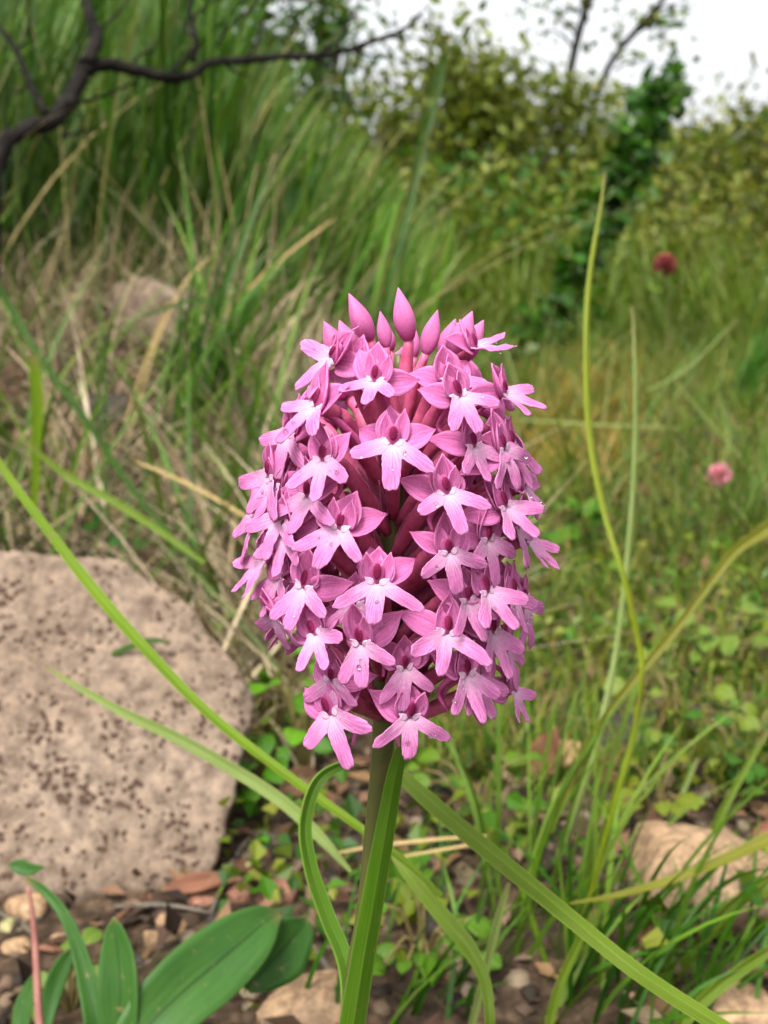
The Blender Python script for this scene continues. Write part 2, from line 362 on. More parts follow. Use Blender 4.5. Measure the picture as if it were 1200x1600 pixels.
def shrub(name, px, Y, w, h, leaf, n, pal, seed, label, cat='shrub', low=.1, depth=None, clumps=26, tight=.3, stems=14):
    g = np.random.default_rng(seed); b = at(px, 800, Y); x = b.x; z0 = gz(x, Y)
    root = link(name, None); root.location = (x, Y, z0)
    tag(root, label, cat, 'shrubs and trees behind the grass bank')
    zc = h * (.5 + low / 2); P, cl = crown_points(g, n, (0, 0, zc), (w / 2, (depth or w * .8) / 2, h * (.5 - low / 2)), clumps, tight)
    P = P[P[:, 2] > .01]
    V, F, cc = leaf_cloud(P, leaf, mixcol(g, len(P), pal), g)
    link('crown', mesh_np('crown', V, F, cc, smooth=False), M_foliage, root)
    for k in range(stems):
        e = cl[g.integers(0, len(cl))]; s = np.array([g.normal() * w * .04, g.normal() * w * .04, -.02]); m = (s + e) / 2 + g.normal(size=3) * w * .05
        r = h * .012 * g.uniform(.6, 1.3)
        link('stem', tube_mesh('stem', [s, m, e], [r, r * .7, r * .25], n=8, k=6), M_bark2, root)
    return root
shrub('broadleaf_shrub', 40, 3.6, 1.0, 1.45, .055, 7000, GREEN + OLIVE[:2], 31, 'dense green shrub filling the corner behind the dark bare branch')
shrub('broadleaf_shrub', 270, 4.6, 1.1, 1.3, .055, 4500, GREEN, 32, 'tall green shrub behind the long grass, beside the sky gaps', clumps=30)
shrub('broadleaf_shrub', 470, 5.2, .95, 1.35, .05, 1500, GREEN + OLIVE, 33, 'thinly leaved shrub with bright sky spots showing through it', clumps=22, tight=.26)
shrub('broadleaf_shrub', 690, 4.4, .55, .82, .05, 3600, OLIVE + YELL[:1], 34, 'olive green shrub peaking above the orchid against the white sky', clumps=26)
shrub('broadleaf_shrub', 850, 5.0, .9, .75, .05, 4200, OLIVE, 35, 'olive shrub under the two thin tree trunks', clumps=30)
shrub('broadleaf_shrub', 960, 6.2, .7, .62, .05, 2600, OLIVE + GREEN[:1], 36, 'low olive shrub behind the ivy-covered sapling', clumps=24)
shrub('broadleaf_shrub', 1190, 4.0, .62, .67, .036, 6500, YELL + OLIVE, 37, 'large yellow-green shrub at the right edge under the sky', clumps=32)
shrub('broadleaf_shrub', 1100, 3.1, .6, .34, .026, 3600, YELL + OLIVE, 38, 'low yellow-green bush in front of the large yellow-green shrub', clumps=26)
shrub('broadleaf_shrub', 790, 3.2, .8, .42, .035, 4200, OLIVE + GREEN[:2], 39, 'low tangled olive bush right behind the top of the orchid', clumps=32)
# two thin trees against the sky
def thin_tree(px0, px1, Y, r, label, seed, boughs, leaves):
    g = np.random.default_rng(seed); a = at(px0[0], px0[1], Y); b = at(px1[0], px1[1], Y); base = Vector((a.x + (a.x - b.x) * .3, Y, gz(a.x, Y)))
    root = link('thin_tree', None); root.location = base; tag(root, label, 'tree', 'shrubs and trees behind the grass bank')
    L = lambda p: tuple(Vector(p) - base); top = b + (b - a) * .9
    link('trunk', tube_mesh('trunk', [L(base + Vector((0, 0, -.03))), L(a), L(b), L(top)], [r * 1.5, r, r * .8, r * .3], n=16, k=8), M_bark, root)
    pts = []
    for (s, e) in boughs:
        p, q = at(*s, Y), at(*e, Y + g.uniform(-.3, .3)); m = (p + q) / 2 + Vector((0, 0, .03))
        link('branch', tube_mesh('branch', [L(p), L(m), L(q)], [r * .35, r * .25, r * .1], n=8, k=6), M_bark, root); pts.append((p, q))
    P = []
    for (cx, cy, rad, n) in leaves:
        c = at(cx, cy, Y); s = rad * Y / FPX
        P.append(np.array(L(c)) + g.normal(size=(n, 3)) * s * .5)
    P = np.vstack(P); V, F, cc = leaf_cloud(P, .06, mixcol(g, len(P), GREEN + OLIVE), g)
    link('crown', mesh_np('crown', V, F, cc, smooth=False), M_foliage, root)
thin_tree((885, 150), (918, 0), 6.5, .024, 'thin dark tree trunk rising upright into the white sky', 51,
          [((905, 60), (840, 10)), ((900, 80), (850, 45)), ((915, 20), (960, -30))], [(840, 20, 40, 18), (870, 45, 25, 10), (900, 10, 30, 14), (850, -30, 60, 60), (950, -40, 60, 60)])
thin_tree((935, 140), (1035, 0), 7.0, .020, 'thin leaning tree trunk with a leafy tuft against the white sky', 52,
          [((970, 95), (955, 40)), ((1000, 50), (1045, 20)), ((960, 110), (1010, 100)), ((1020, 20), (1090, 10))], [(1030, 40, 36, 46), (1065, 40, 25, 12), (960, 60, 26, 12), (1020, 105, 40, 14), (1050, 90, 26, 6), (985, 15, 40, 22), (1080, -20, 60, 50)])
# ivy-clad sapling leaning to the right
def ivy_sapling():
    g = np.random.default_rng(61); Y = 2.05
    pts = [at(800, 640, Y), at(850, 520, Y), at(915, 400, Y), at(975, 270, Y), at(1030, 165, Y), at(1045, 130, Y)]
    base = pts[0].copy(); root = link('ivy_sapling', None); root.location = base; tag(root, 'leaning sapling thickly wrapped in dark green ivy leaves', 'sapling')
    L = [tuple(p - base) for p in pts]
    link('trunk', tube_mesh('trunk', [(-.02, 0, -.12)] + L, [.012, .011, .010, .009, .008, .006, .003], n=22, k=8), M_bark, root)
    S = spline(L, 200); n = 1000; i = g.integers(0, 196, n)
    rad = np.interp(i, [0, 110, 199], [.026, .022, .020]); P = S[i] + g.normal(size=(n, 3)) * rad[:, None] * .75
    V, F, cc = leaf_cloud(P, .030, mixcol(g, n, [(.035, .09, .016), (.06, .14, .026), (.11, .21, .05), (.24, .33, .16)], [.36, .32, .18, .14]), g, aspect=.8)
    link('ivy_leaves', mesh_np('ivy_leaves', V, F, cc, smooth=False), M_foliage, root)
ivy_sapling()
# far woodland that reads as one mass
g = np.random.default_rng(71); n = 26000
xx = g.uniform(-24, 24, n); yy = g.uniform(15, 22, n); zz = g.uniform(0, 1, n) ** .8
hh = 1.5 + .9 * np.sin(xx * 1.3 + 1) * .4 + g.normal(size=n) * .12
P = np.stack([xx, yy, height(xx, yy) + zz * hh], -1); V, F, cc = leaf_cloud(P, .22, mixcol(g, n, OLIVE + GREEN), g)
tag(link('treeline', mesh_np('treeline', V, F, cc, smooth=False), M_foliage), 'far green woodland edge behind the shrubs', 'woodland', kind='stuff')

# dark bare branch in the upper left
def bare_shrub():
    Y = .78; root = link('bare_shrub', None); b = at(-40, 620, Y); b.z = gz(b.x, Y); root.location = b
    tag(root, 'dark bare shrub with crooked black branches reaching in from the corner', 'shrub')
    def limb(nm, pts, w0, w1, dy=0, k=10):
        q = [at(px + rnd.uniform(-4, 4) * (0 < i), py + rnd.uniform(-4, 4) * (0 < i), Y + dy + i * .012) for i, (px, py) in enumerate(pts)]
        rr = [mm(w0 + (w1 - w0) * i / (len(q) - 1), p) / 2 * .68 for i, p in enumerate(q)]
        link(nm, tube_mesh(nm, [tuple(p - b) for p in q], rr, n=len(q) * 7, k=k, noise=.5, seed=len(pts)), M_bark, root)
    q0 = at(-40, 620, Y)
    limb('trunk', [(-30, 760), (-22, 620), (-12, 420), (-8, 300), (10, 228), (45, 205), (80, 190), (105, 165), (118, 130), (136, 100)], 34, 40)
    limb('branch', [(136, 100), (148, 60), (142, 25), (130, -20), (120, -60)], 34, 16, .10)
    limb('branch', [(132, 110), (165, 103), (215, 112), (262, 122), (298, 118), (330, 100), (385, 92), (440, 88), (500, 84), (545, 78), (600, 60), (640, 38), (662, 18)], 30, 7, .10)
    limb('branch', [(72, 178), (45, 130), (22, 80), (0, 45), (-20, 20)], 18, 9, .07)
    limb('branch', [(303, 96), (306, 60), (300, 20), (298, -30)], 15, 11, .15)
    limb('twig', [(118, 162), (150, 152), (190, 140), (222, 126)], 9, 4, .1)
    limb('twig', [(96, 214), (130, 208), (160, 196)], 9, 3, .1)
    limb('twig', [(268, 112), (290, 85), (300, 70)], 9, 5, .13)
    limb('twig', [(340, 70), (360, 35), (390, 18), (410, -10)], 7, 4, .16)
    limb('twig', [(528, 78), (540, 40), (562, 12), (566, -20)], 7, 4, .2)
    for tw in ([(545, 78), (575, 84), (600, 95)], [(480, 85), (505, 100), (520, 96)], [(385, 92), (405, 70), (412, 40)], [(600, 60), (622, 62), (640, 70)], [(200, 110), (215, 90), (240, 78), (250, 60)], [(147, 60), (165, 40), (190, 20), (205, -5)],
               [(22, 80), (40, 62), (48, 30)], [(45, 130), (30, 140), (12, 138)], [(300, 30), (318, 12), (340, -5)], [(306, 60), (290, 45), (280, 20)], [(350, 95), (365, 110), (390, 122)], [(60, 198), (80, 222), (84, 250)], [(500, 84), (530, 60), (545, 30)]):
        limb('twig', tw, 9, 4, .14, 6)
    limb('twig', [(440, 88), (470, 62), (500, 20), (520, -20)], 6, 3, .2)
bare_shrub()

# ------------------------------------------------------------------ grass masses
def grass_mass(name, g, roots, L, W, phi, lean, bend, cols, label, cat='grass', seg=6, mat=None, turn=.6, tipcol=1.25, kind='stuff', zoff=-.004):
    n = len(roots); t = np.linspace(0, 1, seg + 1)
    th = lean[:, None] + bend[:, None] * t[None] ** 1.3; dl = L[:, None] / seg
    d = np.stack([np.sin(th) * np.cos(phi)[:, None], np.sin(th) * np.sin(phi)[:, None], np.cos(th)], -1) * dl[..., None]
    P = np.concatenate([np.zeros((n, 1, 3)), np.cumsum((d[:, :-1] + d[:, 1:]) / 2, 1)], 1) + roots[:, None]
    P[:, :, 2] += zoff
    psi = g.normal(size=n) * turn; side = np.stack([np.cos(psi), np.sin(psi), np.zeros(n)], -1)
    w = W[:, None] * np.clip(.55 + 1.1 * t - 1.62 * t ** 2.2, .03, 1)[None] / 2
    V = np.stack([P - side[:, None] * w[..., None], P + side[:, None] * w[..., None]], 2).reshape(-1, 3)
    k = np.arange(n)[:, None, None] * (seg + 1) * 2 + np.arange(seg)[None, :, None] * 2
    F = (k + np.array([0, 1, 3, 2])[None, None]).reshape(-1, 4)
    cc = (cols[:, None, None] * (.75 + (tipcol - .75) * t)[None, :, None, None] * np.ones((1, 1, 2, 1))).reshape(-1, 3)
    o = link(name, mesh_np(name, V, F, cc), mat or M_grass); tag(o, label, cat, kind=kind); return o
def scatter(g, n, pxr, Yr, pw=1.0, keep=None):
    px = g.uniform(*pxr, n); Y = Yr[0] + (Yr[1] - Yr[0]) * g.uniform(0, 1, n) ** pw
    x = (px - 600) / FPX * Y * 1.02
    if keep is not None:
        k = keep(px, Y, x, g); x, Y = x[k], Y[k]
    return np.stack([x, Y, height(x, Y)], -1)
g = np.random.default_rng(81)
def clump_keep(scale, thr, seed):
    return lambda px, Y, x, g: vnoise(np.stack([x, Y, 0 * x], -1), scale, seed) + g.uniform(-.15, .15, len(x)) > thr
def clear_keep(k0):                    # the pale rock on the bank stands free
    return lambda px, Y, x, g: k0(px, Y, x, g) & ~((px > 185) & (px < 310) & (Y > .62) & (Y < ROCK_Y + .02))
ROCK_Y = hit(240, 536).y
# tall green grass on the bank
r = scatter(g, 23000, (-760, 640), (1.0, 2.7), 1.0, clear_keep(clump_keep(7, .45, 5))); n = len(r)
dark = mixcol(g, n, [(.045, .10, .017), (.08, .165, .028), (.12, .21, .042), (.18, .26, .08), (.28, .30, .14)], [.26, .3, .24, .14, .06])
dark = dark * (.45 + 1.0 * vnoise(r, 5.5, 44))[:, None]
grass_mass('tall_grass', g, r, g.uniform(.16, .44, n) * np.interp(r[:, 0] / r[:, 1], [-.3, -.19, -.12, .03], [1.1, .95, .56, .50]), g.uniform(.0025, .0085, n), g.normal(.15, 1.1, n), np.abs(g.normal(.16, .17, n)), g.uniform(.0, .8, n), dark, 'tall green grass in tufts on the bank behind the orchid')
r = scatter(g, 1300, (-760, 640), (.95, 2.2), 1.0, clear_keep(clump_keep(6, .4, 15))); n = len(r)
grass_mass('dry_stalks', g, r, g.uniform(.10, .34, n), g.uniform(.0012, .0035, n), g.normal(.2, 1.4, n), np.abs(g.normal(.35, .3, n)), g.uniform(.0, .8, n),
           mixcol(g, n, [(.26, .22, .11), (.19, .17, .07), (.33, .28, .16)], sat=1.2), 'thin dry stalks mixed into the tall grass of the bank', mat=M_straw)
# dry straw at the foot of the bank
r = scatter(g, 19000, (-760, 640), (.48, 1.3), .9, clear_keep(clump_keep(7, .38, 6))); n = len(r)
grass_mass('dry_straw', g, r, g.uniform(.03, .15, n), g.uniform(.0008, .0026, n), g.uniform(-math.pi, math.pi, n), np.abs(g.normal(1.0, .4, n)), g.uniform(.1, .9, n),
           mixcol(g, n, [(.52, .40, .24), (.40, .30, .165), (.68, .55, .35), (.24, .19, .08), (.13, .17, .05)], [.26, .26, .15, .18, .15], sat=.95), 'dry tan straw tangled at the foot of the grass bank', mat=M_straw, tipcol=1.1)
# medium green grass among the straw
r = scatter(g, 2600, (-760, 680), (.55, 1.5), .8, clear_keep(clump_keep(8, .46, 7))); n = len(r)
grass_mass('bank_grass', g, r, g.uniform(.06, .2, n), g.uniform(.0012, .004, n), g.uniform(-math.pi, math.pi, n), np.abs(g.normal(.35, .25, n)), g.uniform(.2, 1.0, n),
           mixcol(g, n, [(.08, .16, .03), (.12, .20, .045), (.055, .11, .02), (.17, .23, .07)]), 'green grass growing through the straw')
# low meadow on the right
r = scatter(g, 45000, (640, 1820), (.42, 4.2), 1.7, None); n = len(r)
sz = .6 + .5 * np.clip(r[:, 1] - .5, 0, 2)
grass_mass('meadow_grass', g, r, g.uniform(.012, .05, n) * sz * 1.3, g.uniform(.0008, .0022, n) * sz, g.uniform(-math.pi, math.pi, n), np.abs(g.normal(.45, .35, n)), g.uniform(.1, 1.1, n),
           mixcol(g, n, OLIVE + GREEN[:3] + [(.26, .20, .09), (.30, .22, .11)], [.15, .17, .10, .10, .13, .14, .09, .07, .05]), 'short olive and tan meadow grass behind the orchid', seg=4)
r = scatter(g, 2700, (680, 1800), (.7, 2.6), 1.0, clump_keep(5, .55, 8)); n = len(r)
grass_mass('wispy_grass', g, r, g.uniform(.06, .22, n), g.uniform(.0010, .0022, n), g.uniform(-math.pi, math.pi, n), np.abs(g.normal(.45, .3, n)), g.uniform(.1, 1.0, n),
           mixcol(g, n, [(.26, .27, .12), (.12, .18, .05), (.08, .14, .035)]), 'wispy longer grass standing in the meadow')
r = scatter(g, 2600, (815, 990), (1.0, 2.6), 1.0, None); n = len(r)
grass_mass('dry_patch', g, r, g.uniform(.02, .09, n), g.uniform(.001, .003, n), g.uniform(-math.pi, math.pi, n), np.abs(g.normal(.9, .4, n)), g.uniform(.1, 1.0, n),
           mixcol(g, n, [(.34, .22, .09), (.26, .16, .06), (.42, .32, .16), (.18, .16, .05)]), 'patch of dry orange-brown grass beside the flower head', seg=4, mat=M_straw)
r = scatter(g, 10500, (640, 1850), (2.3, 4.6), 1.0, None); n = len(r)
grass_mass('far_grass', g, r, g.uniform(.10, .34, n), g.uniform(.003, .008, n), g.uniform(-math.pi, math.pi, n), np.abs(g.normal(.3, .2, n)), g.uniform(.2, .9, n),
           mixcol(g, n, [(.11, .16, .035), (.15, .20, .05), (.08, .13, .025), (.20, .23, .08)]), 'soft green grass rising toward the shrubs at the right')
x = g.uniform(-5, 5, 26000); y = g.uniform(-1.5, 5.5, 26000); k = (np.abs(x) > .44 * np.maximum(y, 0) + .12) & (np.hypot(x, y) > .55); x, y = x[k], y[k]; n = len(x); r = np.stack([x, y, height(x, y)], -1)
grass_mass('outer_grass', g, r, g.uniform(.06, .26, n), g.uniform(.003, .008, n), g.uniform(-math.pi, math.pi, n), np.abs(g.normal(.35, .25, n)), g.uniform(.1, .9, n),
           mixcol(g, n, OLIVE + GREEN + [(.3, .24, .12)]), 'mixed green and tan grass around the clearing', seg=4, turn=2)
# low leafy weeds, litter and grit close to the stem
r = scatter(g, 7500, (330, 1800), (.28, .95), .8, clump_keep(22, .47, 12)); n = len(r)
r[:, 2] += g.uniform(.001, .022, n); V, F, cc = leaf_cloud(r, .0075, mixcol(g, n, GREEN + OLIVE + [(.2, .25, .07)]), g, up=1, aspect=.8)
tag(link('ground_weeds', mesh_np('ground_weeds', V, F, cc, smooth=False), M_foliage), 'tiny leafy weeds covering the ground behind the stem', 'weeds', kind='stuff')
r = scatter(g, 16500, (-640, 1800), (.26, 1.5), .7, None); n = len(r); r[:, 2] += g.uniform(.0, .004, n)
V, F, cc = leaf_cloud(r, .011, mixcol(g, n, [(.16, .08, .04), (.26, .14, .07), (.09, .05, .03), (.30, .2, .12), (.04, .025, .018)], sat=.95), g, up=2, aspect=.5)
tag(link('leaf_litter', mesh_np('leaf_litter', V, F, cc, smooth=False), M_straw), 'crumbled brown leaf litter on the soil', 'leaf litter', kind='stuff')
def grit():
    D, F0 = ICO[2]; Vs, Fs, Cs = [], [], []; o = 0; gg = np.random.default_rng(91)
    r = scatter(gg, 5000, (-500, 1750), (.26, .75), .7, None)
    for p in r:
        s = gg.uniform(.0010, .0032) * np.array([gg.uniform(.8, 1.4), gg.uniform(.8, 1.4), gg.uniform(.5, .9)])
        V = D * (1 + .25 * np.sin(D @ gg.normal(size=3) * 2.2 + gg.uniform(0, 6)))[:, None] * s + p
        Vs.append(V); Fs.append(F0 + o); o += len(V)
        Cs.append(np.repeat(mixcol(gg, 1, [(.17, .12, .08), (.09, .06, .04), (.28, .21, .14), (.04, .03, .022)], sat=1.0), len(V), 0))
    tag(link('gravel', mesh_np('gravel', np.vstack(Vs), np.vstack(Fs), np.vstack(Cs)), M_straw), 'fine brown grit strewn on the soil', 'gravel', kind='stuff')
grit()

# ------------------------------------------------------------------ the orchid
PINK, DEEP, PALE, WHITE = np.array((.67, .19, .455)), np.array((.53, .10, .31)), np.array((.74, .33, .57)), np.array((.78, .55, .71))
def petal(L, W, bend, cup, ang=0, base=(0, 0, 0), tilt=0, n=11, m=7, tip=1.6, broad=.42, col=PINK, seed=0, thick=.16):
    # local frame: throat at the origin, -Y out of the flower, +Z up; lengths in millimetres
    g = np.random.default_rng(seed); t = np.linspace(0, 1, n); th = tilt + bend * t ** 1.2
    y = np.concatenate([[0], np.cumsum(np.sin((th[1:] + th[:-1]) / 2) * L / (n - 1))]); z = np.concatenate([[0], np.cumsum(np.cos((th[1:] + th[:-1]) / 2) * L / (n - 1))])
    q = t ** (math.log(.5) / math.log(broad)); w = W / 2 * (np.sin(math.pi * np.clip(q, 0, 1)) ** .62 * (1 - t ** 6) + .30 * (1 - t) ** 2); w[-1] = .04
    s = np.linspace(-1, 1, m)
    X = w[:, None] * s[None]; Y = y[:, None] - cup * w[:, None] * s[None] ** 2 + g.normal() * .05 * np.sin(t * 5)[:, None] * s[None]; Z = np.repeat(z[:, None], m, 1)
    c, sn = math.cos(ang), math.sin(ang); V = np.stack([X * c + Z * sn, Y, -X * sn + Z * c], -1).reshape(-1, 3) + np.array(base)
    e = (np.abs(s)[None] ** 4 * .35 + 0 * t[:, None]); k = (t[:, None] ** 1 * .35 + 0 * s[None])
    cc = col * (1 - e[..., None]) + PALE * e[..., None]; cc = cc * (1.0 + k[..., None] * .2)
    mid = np.exp(-(s / .16) ** 2)[None, :, None] * .12; cc = cc * (1 - mid)
    V = V + np.array([.1, 1, .1]) * ((fbm(V + seed * 7.3, .55, 2, seed) - .5) * .55 * np.repeat(t, m))[:, None]
    st = np.stack(np.broadcast_arrays(s[None] * .5 + .5, t[:, None] + seed, 0 * t[:, None] * s[None]), -1).reshape(-1, 3)
    V, F, cc, st = thicken(V, grid_faces(n, m), thick, cc.reshape(-1, 3), st); return V, F, cc, st
def lip_geo(seed):
    g = np.random.default_rng(seed)
    ph = np.radians([-54 + g.normal() * 8, g.normal() * 7, 51 + g.normal() * 8]); L = np.array([6.3, 6.2, 6.3]) * g.uniform(.88, 1.10, 3); wd = np.array([1.0, 1.08, 1.0]) * g.uniform(.9, 1.12, 3)
    A = [math.radians(-118)]; A += list(np.linspace(math.radians(-112), math.radians(112), 97)); A += [math.radians(118)]
    A = np.array(A); rr = np.zeros_like(A)
    for p, l, w in zip(ph, L, wd):
        d = np.abs(A - p); lim = np.where(d < 1.5, w / np.maximum(np.sin(np.minimum(d, 1.5)), 1e-3), 0)
        dm = math.asin(w / l); cap = l * (1 - .16 * np.clip(d / dm, 0, 1.3) ** 2.4)
        rr = np.maximum(rr, np.minimum(cap, lim * np.clip(1.06 - .02 * lim, .8, 1.1)))
    floor = .45 * np.clip(1 - (np.abs(A) / math.radians(112)) ** 4, 0, 1) + .75; rr = np.maximum(rr, floor)
    k = np.array([.12, .76, .12]); rs = np.convolve(np.pad(rr, 1, 'edge'), k, 'valid'); rr = rs * (1 + .02 * g.normal(size=len(rr)))
    q = np.array([.04, .16, .3, .45, .6, .74, .86, .95, 1.0]); n, m = len(q), len(A)
    rad = q[:, None] * rr[None]; x = rad * np.sin(A)[None]; z = -rad * np.cos(A)[None]
    curl = g.uniform(-.01, .045); y = -.36 * rad + curl * rad ** 2
    near = np.stack([np.abs(A - p) for p in ph]).min(0); ridge = np.exp(-(near / .16) ** 2)
    y = y - .10 * ridge[None] * np.clip(rad / 3, 0, 1)                     # lobes a little domed
    y = y + .10 * np.sin(x * 1.3 + seed) * np.clip(rad / 5, 0, 1)
    V = np.stack([x, y, z], -1).reshape(-1, 3)
    f = np.clip((rad - .5) / 3.4, 0, 1) ** .7; pink = np.array((.63, .21, .465)); cc = WHITE * (1 - f[..., None]) + pink * f[..., None]
    e = (q[:, None] ** 14 * .45) * np.ones_like(rad); cc = cc * (1 - e[..., None]) + np.array((.70, .36, .58)) * e[..., None]
    V[:, 1] += (fbm(V + seed * 3.1, .5, 2, seed) - .5) * .9 * np.clip(rad / 4, 0, 1).ravel()
    st = np.stack([np.broadcast_to(A[None] * 1.6, rad.shape), rad / 6 + seed, 0 * rad], -1).reshape(-1, 3)
    V, F, cc, st = thicken(V, grid_faces(n, m), .16, cc.reshape(-1, 3), st)
    Vs, Fs, Cs, Ss = [V], [F], [cc], [st]; o = len(V)
    for s in (-1, 1):                                                       # the two small guiding plates at the throat
        v, ff, c, s4 = petal(1.5, .85, .3, .1, ang=s * .95, base=(s * .35, -.30, -.25), tilt=-.15, n=6, m=5, col=WHITE, seed=seed)
        Vs.append(v); Fs.append(ff + o); Cs.append(np.tile(WHITE, (len(v), 1))); Ss.append(s4); o += len(v)
    return np.vstack(Vs), np.vstack(Fs), np.vstack(Cs), np.vstack(Ss)
def ell(c, r, col, colrim, nu=12, nv=8):
    u = np.linspace(0, 2 * math.pi, nu, endpoint=False); v = np.linspace(.02, math.pi - .02, nv)
    X = np.sin(v)[:, None] * np.cos(u)[None]; Z = np.sin(v)[:, None] * np.sin(u)[None]; Yy = -np.cos(v)[:, None] * np.ones_like(X)
    V = np.stack([X * r[0], Yy * r[1], Z * r[2]], -1).reshape(-1, 3) + np.array(c); k = np.sin(v)[:, None, None] ** 3 * np.ones(X.shape + (1,))
    return V, grid_faces(nv, nu, True), (np.array(col) * (1 - k) + np.array(colrim) * k).reshape(-1, 3)
def pm(name, geo): return mesh_np(name, geo[0] * .001, geo[1], geo[2], st=geo[3] if len(geo) > 3 else None)
LIPS = [pm('lip', lip_geo(100 + k)) for k in range(12)]
DORS = [pm('dorsal_sepal', petal(5.0 + .4 * k, 3.9, -.35, .55, base=(0, .9, -.1), tilt=.10 - .1 * k, col=PINK, seed=k)) for k in range(3)]
PETL = [pm('petal', petal(3.7 + .3 * k, 1.8, -.55, .5, ang=-.02 - .05 * k, base=(-1.0, .25, .1), tilt=.02, col=PINK * .95 + DEEP * .05, seed=20 + k)) for k in range(3)]
PETR = [pm('petal', petal(3.7 + .3 * k, 1.8, -.55, .5, ang=.02 + .05 * k, base=(1.0, .25, .1), tilt=.02, col=PINK * .95 + DEEP * .05, seed=30 + k)) for k in range(3)]
SEPL = [pm('lateral_sepal', petal(5.1 + .35 * k, 3.3, .45, .35, ang=-.76 - .13 * (k - 1), base=(-.7, .55, .1), tilt=.3, col=PINK, seed=40 + k)) for k in range(4)]
SEPR = [pm('lateral_sepal', petal(5.1 + .35 * k, 3.3, .45, .35, ang=.76 + .13 * (k - 1), base=(.7, .55, .1), tilt=.3, col=PINK, seed=50 + k)) for k in range(4)]
COLU_HOLE = pm('column_painted_hole', tuple(np.concatenate(q) if i != 1 else np.vstack([q[0], q[1] + 96]) for i, q in enumerate(zip(ell((0, .15, 1.15), (1.05, .8, 1.55), (.32, .03, .12), PINK), ell((0, -.62, 1.3), (.52, .3, .95), (.17, .008, .05), (.30, .03, .12))))))  # column, plus a solid dark oval whose colour paints the throat hole's shade
BRAC = [pm('bract', petal(8.5 + k, 1.7, -.25, .35, base=(0, 0, 0), tilt=0, col=np.array((.46, .13, .22)), seed=60 + k)) for k in range(3)]
DEW = mesh_np('dew_drop', ICO[3][0] * .001, ICO[3][1])
M_dew, _t, _b, _o = nodes('dew'); _b.inputs['Transmission Weight'].default_value = 1; _b.inputs['Roughness'].default_value = .02; _b.inputs['IOR'].default_value = 1.33
def floret_rot(az, el, ro):
    n = np.array([math.sin(az) * math.cos(el), -math.cos(az) * math.cos(el), math.sin(el)]); u = np.array([0, 0, 1.]) - n * n[2]; u /= np.linalg.norm(u); r_ = np.cross(-n, u)
    c, s = math.cos(ro), math.sin(ro); M = np.column_stack([r_ * c + u * s, -n, -r_ * s + u * c]); return Matrix(M.tolist())
YA = .157
FLORETS = [  # throat x, y, z in millimetres; facing azimuth, elevation and roll in degrees; size
    (-1.09,143.26,185.77,-17,45,-2,0.87),
    (-6.62,149.39,188.06,-67,32,-41,0.93),
    (-8.20,144.55,182.41,-60,41,-7,1.03),
    (-7.35,141.98,176.21,-32,21,8,0.92),
    (1.00,139.88,178.67,3,30,-5,0.93),
    (-14.61,149.50,172.95,-65,3,-8,0.92),
    (-5.39,140.21,168.12,-23,21,-9,0.95),
    (-13.08,146.05,168.29,-48,16,-8,0.97),
    (-15.68,149.63,161.68,-68,28,-12,0.92),
    (-9.94,142.36,160.07,-34,15,-6,0.96),
    (-0.86,138.92,161.68,-4,16,-2,0.96),
    (-8.53,141.65,154.09,-32,25,37,0.91),
    (-2.78,139.62,153.67,-26,0,6,0.96),
    (-6.76,143.08,143.02,-31,8,30,0.99),
    (-14.03,146.61,154.83,-55,-27,-10,0.89),
    (7.85,140.28,165.13,25,10,4,0.92),
    (12.96,143.71,159.02,46,17,6,0.93),
    (19.33,157.00,153.75,67,5,20,1.05),
    (7.76,140.76,154.63,25,20,-9,0.95),
    (10.49,143.14,148.30,41,11,-0,0.95),
    (18.21,157.00,140.73,70,8,3,0.98),
    (19.55,157.00,162.59,75,29,10,0.91),
    (3.20,142.03,143.00,21,-0,-6,0.98),
    (15.23,145.91,169.57,51,24,14,0.95),
    (9.13,143.34,183.89,32,41,17,0.90),
    (15.35,150.09,183.54,71,49,21,0.88),
    (11.77,154.63,188.89,65,66,12,0.85),
    (14.85,146.10,176.91,59,18,9,0.95),
    (18.43,152.16,170.93,71,29,18,0.80),
    (7.54,140.31,172.48,22,34,6,0.92),
]
AX0, AX1 = Vector((-.00027, YA, .13118)), Vector((.00227, YA, .19415))
def axis_pt(z): return AX0 + (AX1 - AX0) * ((z - AX0.z) / (AX1.z - AX0.z))
base = Vector((at(545, 1600, YA).x - .003, YA, 0)); base.z = gz(base.x, base.y)
orchid = link('pyramidal_orchid', None); orchid.location = base
tag(orchid, 'pink pyramidal orchid in full bloom standing in the middle of the picture', 'orchid')
LB = lambda p: Vector(p) - base
sp = [base + Vector((0, 0, -.01)), base.lerp(at(545, 1600, YA), .5), at(548, 1600, YA), at(572, 1420, YA), at(588, 1260, YA), AX0, axis_pt(.150), axis_pt(.172), axis_pt(.188)]
link('stem', tube_mesh('stem', [tuple(LB(p)) for p in sp], [.0020, .0018, .0016, .0014, .0014, .0016, .0017, .0013, .0007], n=60, k=14), M_stem, orchid)
